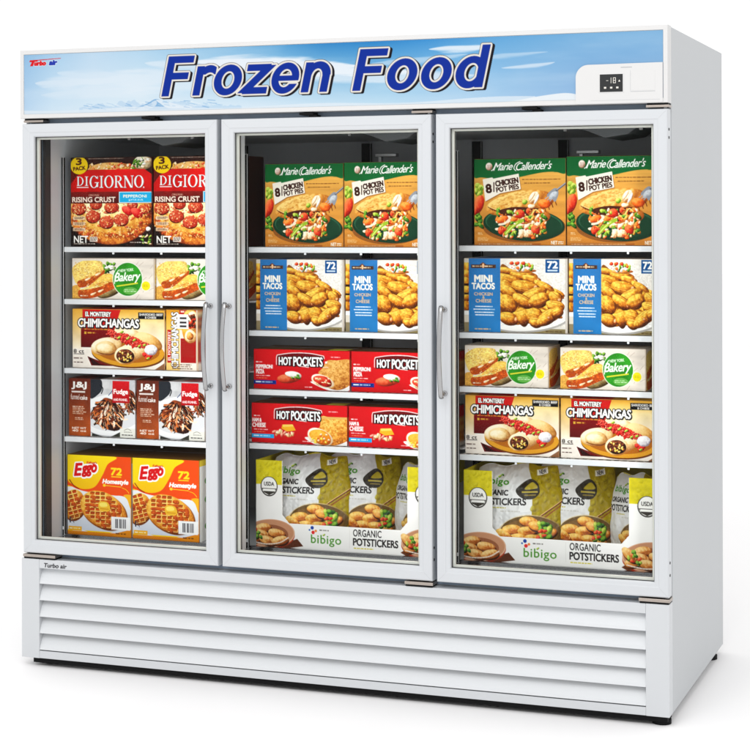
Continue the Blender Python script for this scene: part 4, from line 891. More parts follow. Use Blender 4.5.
def empty(name, loc=(0, 0, 0)):
    o = bpy.data.objects.new(name, None); o.location = loc; o.empty_display_size = .1; COL.objects.link(o); return o
def tag(o, label, cat, group=None):
    o['label'] = label; o['category'] = cat
    if group: o['group'] = group
def copy_tree(o, parent=None):
    c = o.copy(); COL.objects.link(c); c.parent = parent
    for ch in list(o.children): copy_tree(ch, c)
    return c
def grid(name, V, C, m, parent, keep=None):
    """V (h,w,3) points, C (h,w,3) ink colours -> one mesh"""
    h, w = V.shape[:2]; idx = np.arange(h * w).reshape(h, w)
    q = np.stack([idx[:-1, :-1], idx[1:, :-1], idx[1:, 1:], idx[:-1, 1:]], -1)
    q = q.reshape(-1, 4) if keep is None else q[keep]
    me = bpy.data.meshes.new(name); me.vertices.add(h * w); me.vertices.foreach_set('co', V.astype(np.float32).ravel())
    me.loops.add(q.size); me.loops.foreach_set('vertex_index', q.astype(np.int32).ravel()); me.polygons.add(len(q))
    me.polygons.foreach_set('loop_start', np.arange(0, q.size, 4, dtype=np.int32)); me.update(calc_edges=True)
    a = me.attributes.new('Col', 'FLOAT_COLOR', 'POINT'); a.data.foreach_set('color', np.concatenate([C, np.ones((h, w, 1))], -1).astype(np.float32).ravel())
    me.materials.append(M[m]); me.shade_smooth(); me.validate()
    o = bpy.data.objects.new(name, me); COL.objects.link(o); o.parent = parent
    return o
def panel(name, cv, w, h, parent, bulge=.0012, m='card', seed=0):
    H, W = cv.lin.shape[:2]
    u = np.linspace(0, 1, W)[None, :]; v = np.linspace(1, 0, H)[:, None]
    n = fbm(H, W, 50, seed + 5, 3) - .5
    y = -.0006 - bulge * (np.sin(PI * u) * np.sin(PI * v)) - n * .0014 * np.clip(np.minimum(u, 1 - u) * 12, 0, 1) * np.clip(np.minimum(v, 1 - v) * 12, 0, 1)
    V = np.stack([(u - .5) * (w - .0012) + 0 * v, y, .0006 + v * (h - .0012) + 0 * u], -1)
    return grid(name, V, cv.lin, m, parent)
def edge_colors(cv, side, n):
    a = cv.lin
    e = {'l': a[:, 2:8].mean(1), 'r': a[:, -12:-4].mean(1), 't': a[2:8].mean(0)}[side]
    k = 9; e = np.stack([np.convolve(np.pad(e[:, i], k // 2, mode='edge'), np.ones(k) / k, 'valid') for i in range(3)], -1)
    return e[np.linspace(0, len(e) - 1, n).astype(int)]

def carton(kind, cv, w, h, d, card=(150, 120, 90), top=None, side=None, seed=0, left=None, plain=False):
    root = empty(kind)
    mb = MB(); mb.box(-w / 2, w / 2, 0, d, 0, h, .0014); o = mb.build('carton', 'card', root)
    me = o.data; a = me.attributes.new('Col', 'FLOAT_COLOR', 'POINT'); a.data.foreach_set('color', np.tile(np.array(srgb(card), np.float32), len(me.vertices)))
    panel('front_panel', cv, w, h, root, seed=seed)
    n = 40
    for s_, sx in (('r', 1), ('l', -1)):
        art = side if s_ == 'r' else left
        if art is not None:
            C = art.lin; H, W = C.shape[:2]
        else:
            e = edge_colors(cv, s_, n) if not plain else np.tile(np.array(srgb(card)[:3]), (n, 1)); C = np.repeat(e[:, None], 6, 1) if side is None or s_ == 'l' else e; H, W = n, 6
        v = np.linspace(1, 0, H)[:, None]; u = np.linspace(0, 1, W)[None, :]
        if sx > 0: V = np.stack([w / 2 + .0006 + 0 * u * v, u * (d - .002) + .001 + 0 * v, .001 + v * (h - .002) + 0 * u], -1)
        else: V = np.stack([-w / 2 - .0006 + 0 * u * v, (1 - u) * (d - .002) + .001 + 0 * v, .001 + v * (h - .002) + 0 * u], -1)
        grid('side_panel', V, C, 'card', root)
    e = edge_colors(cv, 't', n) if top is None else np.tile(np.array(srgb(top)[:3]), (n, 1))
    C = np.repeat(e[None], 6, 0); u = np.linspace(0, 1, n)[None, :]; v = np.linspace(1, 0, 6)[:, None]
    V = np.stack([(u - .5) * (w - .002) + 0 * v, v * (d - .002) + .001 + 0 * u, h + .0006 + 0 * u * v], -1)
    grid('top_panel', V, C, 'card', root)
    f = MB(); f.box(-w / 2 + .004, w / 2 - .004, d * .5 - .0007, d * .5 + .0007, h + .0007, h + .0012); f.build('top_seam', 'groove', root)
    return root

# ---------------------------------------------------------------- ground
fl = MB(); fl.box(-40, 42, -40, 40, -.08, -.027); flo = fl.build('floor', 'floor'); flo['kind'] = 'structure'

# ---------------------------------------------------------------- the freezer
W, H, D = 2.08, 1.936, .919
IZ0, IZ1, IX0, IX1, IY = .366, 1.664, .06, 2.03, .86
fz = empty('glass_door_freezer')
tag(fz, 'white three door upright display freezer with blue sky sign above its glass doors', 'freezer')
c = MB()
c.box(0, .056, .05, D - .002, 0, H - .002, .002); c.box(.0561, W - .0461, .05, D - .06, 1.672, H - .0025, 0); c.box(.0561, W - .0461, .052, D - .06, .001, .358, 0)
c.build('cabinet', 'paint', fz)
c = MB(); c.box(W - .046, W, .049, D, 0, H - .001, .002); c.build('side_wall', 'paint_shaded', fz)
c = MB(); c.box(.0561, W - .0461, D - .0595, D - .001, .0015, H - .003); c.build('back_wall', 'paint_shaded', fz)
# inner liner
c = MB(); c.box(.0565, IX0, .062, IY, IZ0 - .006, IZ1 + .004); c.box(IX1, W - .0465, .062, IY, IZ0 - .006, IZ1 + .004); c.box(IX0 + .0005, IX1 - .0005, .165, IY, IZ0 - .006, IZ0); c.build('inner_liner', 'liner', fz)
c = MB(); c.box(IX0 + .0005, IX1 - .0005, IY - .012, IY - .002, IZ0 + .001, IZ1); c.box(IX0 + .0005, IX1 - .0005, .062, IY - .013, IZ1 + .0005, IZ1 + .006); bl = c.build('back_liner', 'back', fz)
c = MB(); c.box(IX0 + .001, IX1 - .001, .062, .164, IZ0 - .005, IZ0 - .0005); c.box(IX0 + .001, IX1 - .001, .150, .163, IZ0, IZ0 + .006); c.build('sill', 'steel', fz)
# white face behind the doors, shade of the gaps painted in as blue-grey
c = MB()
zs = (.318, 1.718)
c.box(.004, .058, .046, .0495, *zs); c.box(2.026, 2.072, .046, .0485, *zs)
for x in (.700, 1.390): c.box(x - .029, x + .029, .046, .0495, *zs)
for a, b in ((.0581, .6709), (.7291, 1.3609), (1.4191, 2.0259)): c.box(a, b, .046, .0497, .318, IZ0 - .001); c.box(a, b, .046, .0497, IZ1 + .004, 1.718)
c.build('face_frame', 'gap_shade', fz)
c = MB()
for a, b in ((.0585, .6705), (.7295, 1.3605), (1.4195, 2.0255)): c.ring(a - .004, b + .004, IZ0 - .002, IZ1 + .006, ((0, .0462), (0, .0455), (.006, .0455), (.006, .066), (.0045, .066), (.0045, .0462)))
c.split('magnet_strip', 'gasket', fz)
c = MB(); c.box(.0602, .0618, .050, .083, IZ0 + .001, IZ1 - .004); c.build('jamb_cover', 'gasket', fz)
# mullions with their slotted posts
for x in (.700, 1.390):
    c = MB(); c.box(x - .0285, x + .0285, .05, .128, IZ0, IZ1, .002); m_ = c.build('mullion', 'mullion', fz)
    c = MB()
    for z in (.45, .74, 1.02, 1.12, 1.30, 1.59): c.box(x + .0285, x + .0292, .083, .089, z, z + .007)
    c.split('screw_hole', 'black', m_)
def standard(x0, x1, y):
    c = MB(); c.box(x0, x1, y, y + .012, IZ0, 1.60, .001); n_ = len(c.bm.faces); z = IZ0 + .02
    while z < 1.58: c.box(x0 + .0018, x1 - .0018, y - .0006, y, z, z + .010); z += .0165
    s_ = c.build('shelf_standard', 'mullion', fz); s_.data.materials.append(M['black'])
    for q in s_.data.polygons: q.material_index = int(q.index >= n_)
standard(.0619, .0695, .149); standard(.716, .730, .140); standard(1.406, 1.420, .140)
for x in (.38, .85, 1.25, 1.55, 1.9):
    c = MB(); c.box(x, x + .035, IY - .03, IY - .0125, .5, IZ1 - .005, .002); n_ = len(c.bm.faces)
    for z in (1.53, 1.56, 1.59): c.box(x + .012, x + .023, IY - .031, IY - .0301, z, z + .014)
    p_ = c.build('back_standard', M['std'], fz); p_.data.materials.append(M['black'])
    for q in p_.data.polygons: q.material_index = int(q.index >= n_)
for x in (.95, 1.645):
    c = MB(); c.box(x, x + .075, .70, .73, 1.605, 1.617, .002); c.box(x + .004, x + .07, .70, .73, 1.578, 1.588, .002); c.box(x + .01, x + .02, .705, .725, 1.588, 1.605); c.build('back_bracket', 'chrome', fz)
for x in (.36, 1.12, 1.80):
    c = MB(); c.prism([(x - .03, IZ1 - .001), (x + .16, IZ1 - .001), (x + .13, IZ1 - .022), (x + .06, IZ1 - .032), (x + .01, IZ1 - .012)], .17, .42); c.build('fan_scoop', 'scoop', fz)
    c = MB(); c.box(x - .06, x - .05, .16, .166, IZ1 - .012, IZ1 - .002); c.box(x + .165, x + .175, .16, .166, IZ1 - .012, IZ1 - .002); c.split('ceiling_clip', 'chrome', fz)

# unseen strips added behind the door frames to brighten the interior
def added_strip_light(x, k):
    c = MB(); c.box(x, x + .008, .074, .090, .42, 1.62, .002); lo = c.build('added_strip', 'strip_glow', fz)
    l = bpy.data.lights.new('added_strip_light', 'AREA'); l.shape = 'RECTANGLE'; l.size = .012; l.size_y = 1.2; l.energy = FILL_POWER; l.color = (1, .985, .96)
    o = bpy.data.objects.new('added_strip_light', l); COL.objects.link(o); o.parent = lo; o.location = (x - .002, .086, 1.02)
    from mathutils import Vector, Matrix
    d = Vector((-.83, -.56, 0)); zz = -d; yy = Vector((0, 0, 1)); xx = yy.cross(zz); o.matrix_local = Matrix(((xx.x, yy.x, zz.x, x - .002), (xx.y, yy.y, zz.y, .086), (xx.z, yy.z, zz.z, 1.02), (0, 0, 0, 1)))
FILL_POWER = 2.2
for k, x in enumerate((.6620, 1.3520, 2.0205)): added_strip_light(x, k)

# shelves
SH = {0: (1.308, 1.138, .913, .690), 1: (1.309, 1.048, .864, .695), 2: (1.316, 1.0555, .8935, .690)}
SX = {0: (.074, .690), 1: (.731, 1.392), 2: (1.4215, 2.026)}
SD = {0: (.155, .80), 1: (.155, .80), 2: (.155, .80)}
for k in range(3):
    for z in SH[k]:
        a, b = SX[k]; c = MB()
        n = int((b - a) / .024)
        for i in range(n + 1):
            x = a + .004 + (b - a - .008) * i / n; c.box(x - .0016, x + .0016, .163, .80, z - .0045, z - .001)
        for y in (.30, .46, .62, .795): c.box(a, b, y, y + .006, z - .0105, z - .0046)
        sh = c.build('wire_shelf', 'shelf', fz)
        c = MB(); c.box(a - .004, b, .151, .1625, z - .0175, z - .0005, .002); c.build('front_rail', 'shelf', sh)
        c = MB()
        for t in (.28, .56, .84): c.box(a + (b - a) * t, a + (b - a) * t + .006, .153, .157, z - .024, z - .0177)
        c.split('rail_hook', 'shelf', sh)

# doors
def hinge(name, x0, x1, top, parent):
    c = MB()
    if top: c.box(x0, x1, .004, .044, 1.7065, 1.7135, .001)
    else: c.box(x0, x1, -.003, .044, .3215, .3305, .001)
    o = c.build(name, 'hinge', parent); c = MB()
    if top: c.box(x0 + .003, x1 - .003, .006, .044, 1.7137, 1.7185)
    else:
        c.box(x0 + .003, x1 - .003, -.001, .044, .3165, .3213)
    c.build('hinge_base', 'black', o)
    xm = x1 - .012 if x1 - .7 > 0 and x1 % .69 < .1 else x0 + .012
    c = MB(); zz = (1.7025, 1.7195) if top else (.3165, .3325)
    c.tube([(xm, .012, zz[0]), (xm, .012, zz[1])], .005, n=12); c.build('hinge_pin', 'chrome', o, True)
DOORS = ((.006, .691, -1), (.7055, 1.3825, 1), (1.3965, 2.0785, 1))
for k, (a, b, hs) in enumerate(DOORS):
    z0, z1 = .334, 1.702
    c = MB()
    c.ring(a, b, z0, z1, ((0, .044), (0, .0045), (.0012, .0015), (.004, 0), (.027, 0), (.0285, .0012), (.030, .0018), (.0385, .0028), (.041, .0045), (.042, .008), (.042, .044)))
    dr = c.build('door', 'frame', fz)
    c = MB()
    for sx, sz in ((a, z0), (a, z1), (b, z0), (b, z1)):
        dx, dz = (1 if sx == a else -1), (1 if sz == z0 else -1); q = .0003
        c.prism([(sx + dx * .005, sz + dz * (.005 + q)), (sx + dx * .005, sz + dz * (.005 - q)), (sx + dx * .026, sz + dz * (.026 - q)), (sx + dx * .026, sz + dz * (.026 + q))], -.0002, .001)
    c.split('mitre_seam', 'groove', dr)
    c = MB(); c.ring(a + .006, b - .006, z0 + .006, z1 - .006, ((0, .0442), (.012, .0442), (.012, .0455), (0, .0455))); c.build('gasket', 'gap_shade', dr)  # tinted with the painted shade of the door gaps
    c = MB(); c.ring(a, b, z0, z1, ((.0421, .0135), (.0440, .0135), (.0440, .0165), (.0421, .0165))); c.build('glass_edge', 'gasket', dr)
    c = MB(); c.box(a + .0423, b - .0423, .017, .022, z0 + .0423, z1 - .0423); c.build('glass', 'glass', dr)
    c = MB(); c.ring(a, b, z0, z1, ((.0424, .0225), (.0500, .0225), (.0500, .030), (.0424, .030))); c.build('spacer_bar', 'spacer', dr)
    c = MB(); c.ring(a, b, z0, z1, ((.0424, .0345), (.0475, .0345), (.0475, .044), (.0424, .044))); c.build('inner_seal', 'gasket', dr)
    # handle
    hx = b - .022 if hs < 0 else a + .026
    za, zb = (1.137, .880); pts = []
    for i in range(25):
        t = i / 24; pts.append((hx, -.036 - .018 * math.sin(PI * t), za + (zb - za) * t))
    c = MB(); c.tube([(hx, -.030, za + .004)] + pts + [(hx, -.030, zb - .004)], .0072, .0042, 12); hd = c.build('handle', 'chrome', dr, True)
    for z in (za - .006, zb + .006):
        c = MB(); c.tube([(hx, .001, z), (hx, -.036, z)], .0048, n=12); c.tube([(hx, .001, z), (hx, -.004, z)], .008, n=14); c.build('handle_post', 'chrome', hd, True)
    if hs < 0: hinge('hinge', a + .001, a + .118, False, dr); hinge('hinge', a + .004, a + .075, True, dr)
    else: hinge('hinge', b - .085, b + .003, False, dr); hinge('hinge', b - .062, b + .003, True, dr)
    c = MB(); xm = a + (b - a) * (.62 if hs < 0 else .38); c.box(xm, xm + .045, .006, .043, 1.7095, 1.7165); c.box(xm + .03, xm + .055, .01, .043, 1.7035, 1.7093); c.build('door_closer', 'black', dr)
    if hs > 0:
        c = MB()
        for z in (.43, .395, 1.645, 1.622): c.tube([(b - .0005, .018, z), (b + .0012, .018, z)], .004, n=10, side=(0, 1, 0))
        c.split('side_screw', 'black', dr)

# header sign
c = MB(); c.box(.001, 2.079, .002, .0485, 1.7195, H, .002)
hdr = c.build('header_sign', 'paint', fz)
c = MB(); c.ring(.0, 2.08, 1.719, H + .0005, ((0, .0475), (0, .0012), (.0012, -.001), (.013, -.001), (.0138, .0018), (.0138, .003), (.001, .003))); c.build('sign_border', 'plate', hdr)
sky = art_sky(); hh, ww = sky.lin.shape[:2]
u = np.linspace(0, 1, ww)[None, :]; v = np.linspace(1, 0, hh)[:, None]
grid('sky_print', np.stack([.0141 + u * (2.066 - .0141) + 0 * v, .0012 + 0 * u * v, 1.7328 + v * (1.9218 - 1.7328) + 0 * u], -1), sky.lin * .71, 'sign', hdr)
pts = [(2.0655, 1.7205), (2.0655, 1.832)]
for i in range(13):
    a_ = PI / 2 + i / 12 * PI / 2; pts.append((1.853 + .036 * math.cos(a_), 1.795 + .036 * math.sin(a_)))
pts += [(1.817, 1.7205)]
c = MB(); c.prism(pts, -.0035, .0011); cp = c.build('control_panel', 'plate', hdr)
c = MB(); c.ring(1.8835, 1.9565, 1.7490, 1.8060, ((0, -.0036), (.0025, -.0048), (.0035, -.0048), (.0035, -.0036))); c.build('display_bezel', 'plate', cp)
c = MB(); c.box(1.8872, 1.9528, -.0042, -.0036, 1.7527, 1.8023); c.build('display', 'display', cp)
c = MB()
def seg7(x, z, w, h, on):
    t = w * .2
    R7 = {'a': (0, w, h - t, h), 'b': (w - t, w, h / 2, h), 'c': (w - t, w, 0, h / 2), 'd': (0, w, 0, t), 'e': (0, t, 0, h / 2), 'f': (0, t, h / 2, h), 'g': (0, w, h / 2 - t / 2, h / 2 + t / 2)}
    for q in on: p, r, s_, t_ = R7[q]; c.box(x + p, x + r, -.0046 - .00005 * 'abcdefg'.index(q), -.0042, z + s_, z + t_)
seg7(1.9055, 1.777, .006, .015, 'g'); seg7(1.9130, 1.777, .007, .016, 'bc'); seg7(1.9250, 1.777, .008, .016, 'abcdefg')
c.prism([(1.940, 1.781), (1.946, 1.781), (1.943, 1.787)], -.0046, -.0042)
for x in (1.899, 1.9165, 1.934): c.box(x, x + .0065, -.0046, -.0042, 1.762, 1.767)
c.build('readout', 'seg', cp)
c = MB(); c.box(1.9745, 2.0445, -.0037, -.00345, 1.7515, 1.7530); c.box(1.9740, 1.9746, -.0037, -.00345, 1.7535, 1.812); c.box(1.860, 2.058, -.0037, -.00345, 1.7285, 1.7292); c.box(1.947, 1.979, -.0037, -.00345, 1.8195, 1.8222); c.split('panel_groove', 'groove', cp)
c = MB(); c.box(1.976, 2.044, -.0038, -.0034, 1.755, 1.811); c.build('cover_plate', 'plate', cp)

# base with louvres
c = MB()
LX0, LX1, LZ0, LZ1 = .064, 2.013, .024, .287
c.box(.0, LX0, 0, .0515, .0, .316, .0015); c.box(LX1, W, 0, .0485, .0, .316, .0015)
c.box(LX0 + .0002, LX1 - .0002, .0008, .0515, LZ1, .3155, .001); c.box(LX0 + .0002, LX1 - .0002, .0008, .0515, .0006, LZ0, .001)
base = c.build('base_panel', 'paint', fz)
c = MB(); N = 5; ph = (LZ1 - LZ0) / N
for i in range(N):
    zb = LZ0 + i * ph; P = []
    for k in range(7):
        t = k / 6; P.append((.0015 + .030 * t ** 1.35, zb + .0035 + (ph + .002) * t))
    lip = [(.0015, zb + .0035), (.0065, zb + .0022)]
    back = [(y + .0025, z) for y, z in P[1:]][::-1]
    c.prism(P + back + [(.0065, zb + .0040)], LX0 + .0004, LX1 - .0004, axis='x')
lv = c.build('louvre_grille', 'paint_lit', fz, False)
for p in lv.data.polygons: p.use_smooth = False
c = MB(); c.box(LX0 + .0003, LX1 - .0003, .0505, .0515, LZ0, LZ1); c.build('grille_back', 'black', lv)
# maker's badge
cu = bpy.data.curves.new('badge', 'FONT'); cu.body = 'Turbo air'; cu.size = .03; cu.shear = .15; cu.offset = .0006; cu.extrude = .0005
ob = bpy.data.objects.new('badge_type', cu); COL.objects.link(ob); dg = bpy.context.evaluated_depsgraph_get(); me = bpy.data.meshes.new_from_object(ob.evaluated_get(dg)); bpy.data.objects.remove(ob)
bd = bpy.data.objects.new('badge_lettering', me); COL.objects.link(bd); me.materials.clear(); me.materials.append(M['ink']); bd.parent = base; bd.rotation_euler = (PI / 2, 0, 0)
xs = [v_.co.x for v_ in me.vertices]; sc = .082 / (max(xs) - min(xs)); bd.scale = (sc, .62, 1); bd.location = (.082 - min(xs) * sc, .0004, .2915)
# feet
c = MB(); c.box(.036, 2.072, .012, .075, -.0165, -.0006); c.box(.036, 2.02, .80, .86, -.0115, -.0006); c.split('base_rail', 'black', fz)
for x, y in ((.075, .05), (2.050, .022), (.075, .80), (2.050, .80)):
    c = MB(); c.tube([(x, y + .02, -.0005), (x, y + .02, -.014)], .016, n=16); c.tube([(x, y + .02, -.014), (x, y + .02, -.0268)], .027, n=20); c.build('foot', 'black', fz)

# ---------------------------------------------------------------- packaged food
FY = .170
rnd = np.random.default_rng(12)
def place(root, x0, x1, z, h, w0, h0, label, cat, group, first, y=FY, yaw=None):
    o = root if first else copy_tree(root)
    o.location = ((x0 + x1) / 2, y + rnd.uniform(0, .003), z + .0004)
    o.scale = ((x1 - x0 - .0015) / w0, 1, h / h0)
    o.rotation_euler = (0, 0, R(rnd.uniform(-.5, .5) if yaw is None else yaw))
    tag(o, label, cat, group)
    return o
CB = 'food carton'
s = SH
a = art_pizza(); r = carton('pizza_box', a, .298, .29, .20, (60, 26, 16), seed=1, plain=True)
G_ = 'frozen pizza boxes on the top shelf'
place(r, .085, .383, s[0][0], .290, .298, .29, 'red pepperoni pizza box showing its whole front, beside the freezer side wall', CB, G_, True)
place(r, .386, .684, s[0][0], .290, .298, .29, 'red pepperoni pizza box partly hidden by the door frame, nearer the door handle', CB, G_, False)
a = art_garlic(); sd = art_garlic_side(); r = carton('garlic_bread_box', a, .283, .128, .135, (214, 200, 186), side=sd, seed=2)
G_ = 'garlic bread boxes'
place(r, .088, .391, s[0][1], .132, .283, .128, 'garlic bread box with green round logo, below the pizza showing its whole front', CB, G_, True)
place(r, .394, .690, s[0][1], .132, .283, .128, 'garlic bread box cut at its green logo by the door frame', CB, G_, False)
place(r, 1.430, 1.691, s[2][2], .122, .283, .128, 'garlic bread box below the blue taco boxes, on the side of the door handle', CB, G_, False)
place(r, 1.725, 1.982, s[2][2], .122, .283, .128, 'garlic bread box below the blue taco boxes, on the side of the freezer outer wall', CB, G_, False)
a = art_chim(); r = carton('chimichanga_box', a, .305, .186, .22, (216, 170, 110), seed=3)
G_ = 'chimichanga boxes'
place(r, .089, .426, s[0][2], .192, .305, .186, 'chimichanga box facing forward beside another turned end on', CB, G_, True)
place(r, 1.431, 1.722, s[2][3], .176, .305, .186, 'chimichanga box over the upright end panel and round badge of the dumpling tray', CB, G_, False)
place(r, 1.726, 2.016, s[2][3], .176, .305, .186, 'chimichanga box over the dumpling bags, nearest the freezer outer wall', CB, G_, False)
ae = art_chim_end(); re = carton('chimichanga_box', ae, .113, .195, .30, (216, 170, 110), seed=4)
place(re, .430, .543, s[0][2], .194, .113, .195, 'chimichanga box turned end on, its name reading upward', CB, G_, True, yaw=0)
a = art_funnel(); r = carton('funnel_cake_box', a, .246, .188, .2, (110, 62, 36), seed=5)
G_ = 'funnel cake boxes'
place(r, .075, .320, s[0][3], .188, .246, .188, 'brown funnel cake box over the waffle box nearest the freezer side wall', CB, G_, True)
place(r, .322, .566, s[0][3], .188, .246, .188, 'brown funnel cake box over the waffle box nearest the door handle', CB, G_, False)
a = art_waffle()
wsd = Canvas(.1, .262, (0, 0, 100, 262), (232, 230, 226)); wsd.rect(0, 0, 100, 20, (226, 200, 80))
for q, y_ in enumerate((70, 130, 215)): wsd.ell(22, y_, 10, 14, (90, 150, 60)); wsd.micro(40, y_ - 12, 95, y_ + 12, 3, (110, 110, 100), q)
wsd = wsd.done()
r = carton('waffle_box', a, .240, .262, .32, (120, 84, 30), top=(126, 84, 26), side=wsd, seed=6)
G_ = 'waffle boxes on the freezer floor'
place(r, .067, .304, IZ0, .262, .240, .262, 'yellow and orange waffle box standing against the freezer side wall', CB, G_, True)
place(r, .307, .546, IZ0, .262, .240, .262, 'yellow and orange waffle box nearer the door handle on the freezer floor', CB, G_, False)
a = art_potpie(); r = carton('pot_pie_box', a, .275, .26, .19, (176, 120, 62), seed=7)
G_ = 'chicken pot pie boxes on the top shelves'
place(r, .776, 1.041, s[1][0], .259, .275, .26, 'green topped pot pie box shown whole behind the middle door', CB, G_, True)
place(r, 1.043, 1.308, s[1][0], .2605, .275, .26, 'green topped pot pie box cut by the frame of the middle door', CB, G_, False)
place(r, 1.461, 1.744, s[2][0], .258, .275, .26, 'green topped pot pie box shown whole behind the door under the control panel', CB, G_, False)
place(r, 1.746, 2.024, s[2][0], .262, .275, .26, 'green topped pot pie box cut by the door frame beside the freezer outer wall', CB, G_, False)
a = art_taco(); r = carton('mini_taco_box', a, .311, .2225, .2, (190, 170, 140), seed=8)
G_ = 'mini taco boxes'
place(r, .744, 1.042, s[1][1], .222, .311, .2225, 'blue striped mini taco box shown whole above the red sandwich boxes', CB, G_, True)
place(r, 1.045, 1.343, s[1][1], .222, .311, .2225, 'blue striped mini taco box cut by the door frame above the red sandwich boxes', CB, G_, False)
place(r, 1.428, 1.749, s[2][1], .2215, .311, .2225, 'blue striped mini taco box shown whole above the garlic bread', CB, G_, False)
place(r, 1.7515, 2.026, s[2][1], .2215, .311, .2225, 'blue striped mini taco box cut by the door frame above the garlic bread', CB, G_, False)
G_ = 'red sandwich boxes in two rows'
for k, (xa, z, nm, pl) in enumerate(((.736, s[1][2], 'pepperoni', 'dark blue strip'), (.728, s[1][3], 'ham and cheese', 'light blue strip'))):
    a = art_pocket(k); r = carton('stuffed_sandwich_box', a, .325, .1255, .17, (150, 20, 28), top=(112, 74, 40), seed=9 + k)
    yl = MB(); yl.box(.09, .15, .004, .06, .1262, .1268); yo = yl.build('top_sticker', mat('yellow_sticker', (.62, .5, .03), .5), r)
    place(r, xa, xa + .325, z, .1245, .325, .1255, 'red ' + nm + ' sandwich box with a ' + pl + ', shown whole', CB, G_, True)
    place(r, xa + .328, xa + .648, z, .1245, .325, .1255, 'red ' + nm + ' sandwich box with a ' + pl + ', cut by the door frame', CB, G_, False)

# dumpling trays: a white display carton with a cut-out front, bags standing in it
def make_tray():
    root = empty('dumpling_tray')
    cv = art_tray(); Hh, Ww = cv.lin.shape[:2]
    mx = (np.arange(Ww) + .5) / Ww * 592; my = (np.arange(Hh) + .5) / Hh * 275
    X, Y = np.meshgrid(mx, my)
    hole = (X > 90) & (X < 502) & (Y < 193) & (X - 90 > (Y - 168) * .9) & (502 - X > (Y - 168) * .9)
    u = np.linspace(0, 1, Ww)[None, :]; v = np.linspace(1, 0, Hh)[:, None]
    n = fbm(Hh, Ww, 80, 2, 3) - .5
    V = np.stack([(u - .5) * TW + 0 * v, -.0008 - n * .002, v * TH + 0 * u], -1)
    q = ~(hole[:-1, :-1] | hole[1:, :-1] | hole[1:, 1:] | hole[:-1, 1:])
    fp = grid('front_panel', V, cv.lin, 'card', root, q)
    md = fp.modifiers.new('board', 'SOLIDIFY'); md.thickness = .0028; md.offset = -1
    # give the board its thickness in the mesh itself
    dg = bpy.context.evaluated_depsgraph_get(); me2 = bpy.data.meshes.new_from_object(fp.evaluated_get(dg)); fp.modifiers.clear(); fp.data = me2; me2.name = 'front_panel'
    yel, wht, krf = srgb((206, 192, 34)), srgb((238, 236, 233)), srgb((196, 180, 60))
    def board(name, x0, x1, y0, y1, z0, z1, colr):
        m_ = MB(); m_.box(x0, x1, y0, y1, z0, z1); o = m_.build(name, 'card', root)
        at = o.data.attributes.new('Col', 'FLOAT_COLOR', 'POINT'); at.data.foreach_set('color', np.tile(np.array(colr, np.float32), len(o.data.vertices)))
    for x0, x1 in ((-TW / 2, -TW / 2 + .003), (TW / 2 - .003, TW / 2)):
        board('side_panel', x0, x1, .0022, .30, .0, TH - .078, wht); board('side_panel', x0, x1, .0022, .30, TH - .0775, TH, yel)
    board('back_panel', -TW / 2 + .0031, TW / 2 - .0031, .297, .30, .0, TH, krf); board('bottom_panel', -TW / 2 + .0031, TW / 2 - .0031, .0022, .2968, .0, .003, krf)
    return root
def make_bag(sd):
    root = empty('dumpling_bag'); cv = BAGART; Hh, Ww = cv.lin.shape[:2]
    u = np.linspace(-1, 1, Ww)[None, :] + np.zeros((Hh, 1)); v = np.linspace(1, 0, Hh)[:, None] + np.zeros((1, Ww))
    n = fbm(Hh, Ww, 60, sd, 4) - .5; n2 = fbm(Hh, Ww, 26, sd + 1, 3) - .5
    edge = np.clip(1 - np.abs(u) ** 2.6, 0, 1) ** .6; prof = np.clip(np.sin(PI * np.clip(v * .93 + .08, 0, 1)), 0, 1) ** .55 * (1.1 - .35 * v)
    th = .052 * edge * prof
    wid = BW / 2 * (.93 + .07 * np.sin(PI * v) - .07 * np.clip((v - .72) * 3.6, 0, 1) + .012 * np.sin(v * 19 + sd))
    x = u * wid; z = v * BH + .006 * np.sin(u * 7 + .5) * np.clip((v - .8) * 5, 0, 1) - .012 * np.abs(u) ** 3 * np.clip((v - .7) * 3.3, 0, 1)
    cr = (n * .022 + (.5 - np.abs(n2)) * .012) * edge ** .5 * np.clip(v * 6, 0, 1)
    y = -th - cr + .05 * v ** 2
    grid('printed_front', np.stack([x, y, z], -1), cv.lin, 'film', root)
    s_ = 4; xb, zb = x[::s_, ::s_], z[::s_, ::s_]; yb = (th + n * .014 * edge + .05 * v ** 2 + .0008)[::s_, ::s_]
    C = np.tile(rgb((190, 174, 24)) ** 2.2, xb.shape + (1,)); grid('film_back', np.stack([xb, yb, zb], -1)[:, ::-1], C, 'film', root)
    # crimped seal along the top
    m_ = MB()
    for i in range(4): m_.tube([(t * BW * .44, .052 - .0035, BH - .006 - i * .004 - .012 * abs(t) ** 3 + .006 * math.sin(t * 7 + .5)) for t in np.linspace(-.95, .95, 25)], .0009, n=6, side=(0, 1, 0))
    m_.build('top_seal', 'shelf', root, True)
    return root
tray = make_tray(); BAGART = art_bag(); bags = [make_bag(21), make_bag(47), make_bag(83)]
TP = ((.745, 'the middle door', True), (1.4275, 'the door under the control panel', False))
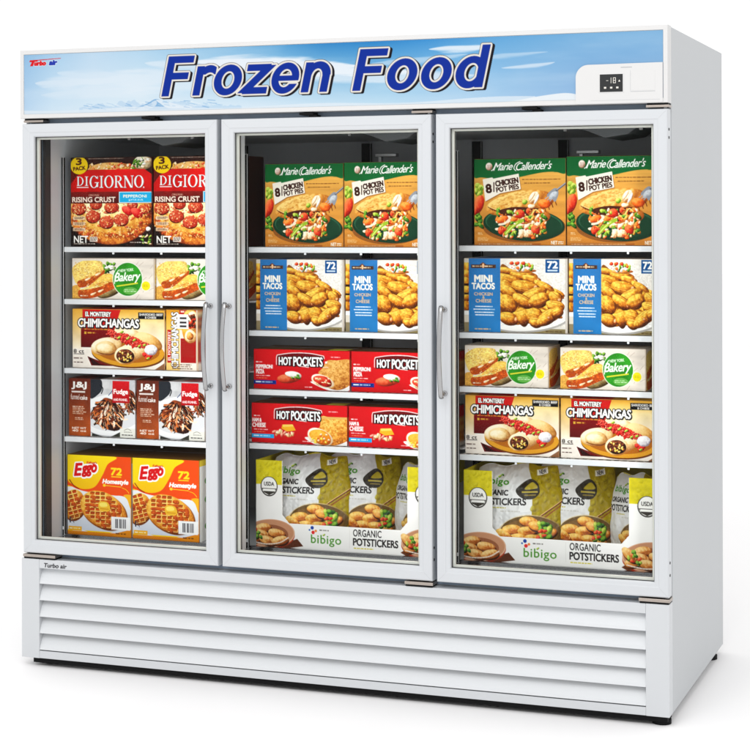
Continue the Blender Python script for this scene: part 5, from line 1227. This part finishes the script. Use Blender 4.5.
for x0, wh, first in TP:
    t_ = tray if first else copy_tree(tray)
    t_.location = (x0 + TW / 2, .168, IZ0 + .0004)
    tag(t_, 'white cut-out display tray of dumpling bags behind ' + wh, 'display tray', 'dumpling trays on the freezer floor')
    for k, (ox, y, yaw, sx, sz, tilt, txt) in enumerate(((.152, .232, 2 + 4 * (not first), .92, .94, -1.5, 'foremost dumpling bag in the tray behind '),
                                                        (.306, .285, 14 - 5 * (not first), .84, .95, 2.5, 'dumpling bag tucked behind the foremost one, behind '),
                                                        (.502, .272, -20, .60, .88, -2, 'dumpling bag with little yellow showing, behind '))):
        bag = bags[k]; b2 = bag if first else copy_tree(bag)
        b2.location = (x0 + ox, y, IZ0 + .004); b2.scale = (sx, sx if k < 2 else .7, sz); b2.rotation_euler = (0, R(tilt), R(yaw))
        tag(b2, txt + wh, 'food bag', 'dumpling bags')

# ---------------------------------------------------------------- light and camera
w = bpy.data.worlds.new('World'); scene.world = w; w.use_nodes = True
bg = w.node_tree.nodes['Background']; bg.inputs['Color'].default_value = (1, 1, 1, 1); bg.inputs['Strength'].default_value = 1.06
def area(name, loc, target, size, size_y, power, color=(1, 1, 1)):
    from mathutils import Vector
    l = bpy.data.lights.new(name, 'AREA'); l.shape = 'RECTANGLE'; l.size = size; l.size_y = size_y; l.energy = power; l.color = color
    o = bpy.data.objects.new(name, l); COL.objects.link(o); o.location = loc
    o.rotation_euler = (Vector(target) - Vector(loc)).to_track_quat('-Z', 'Y').to_euler(); return o
area('key_softbox', (1.5, -3.9, 4.2), (1.2, -.5, .3), 2.6, 2.6, 88)
cam = bpy.data.cameras.new('camera'); co = bpy.data.objects.new('camera', cam); COL.objects.link(co); scene.camera = co
cam.sensor_fit = 'HORIZONTAL'; cam.sensor_width = 36; cam.lens = 1781.181 / 750 * 36; cam.clip_end = 200; cam.clip_start = .1
cam.shift_y = -154.33 / 750
from mathutils import Matrix, Vector
yaw, pitch, roll = .3533, -.0015, -.0028
fw = Vector((-math.sin(yaw) * math.cos(pitch), math.cos(yaw) * math.cos(pitch), math.sin(pitch))); r0 = Vector((math.cos(yaw), math.sin(yaw), 0)); u0 = r0.cross(fw)
r2 = r0 * math.cos(roll) + u0 * math.sin(roll); u2 = u0 * math.cos(roll) - r0 * math.sin(roll)
co.matrix_world = Matrix(((r2.x, u2.x, -fw.x, 3.0318), (r2.y, u2.y, -fw.y, -4.9478), (r2.z, u2.z, -fw.z, 1.3988), (0, 0, 0, 1)))
scene.render.engine = 'CYCLES'; scene.render.resolution_x = 1024; scene.render.resolution_y = 1024
scene.cycles.max_bounces = 10; scene.cycles.transparent_max_bounces = 16
scene.view_settings.view_transform = 'Standard'; scene.view_settings.look = 'None'; scene.view_settings.exposure = 0; scene.view_settings.gamma = 1
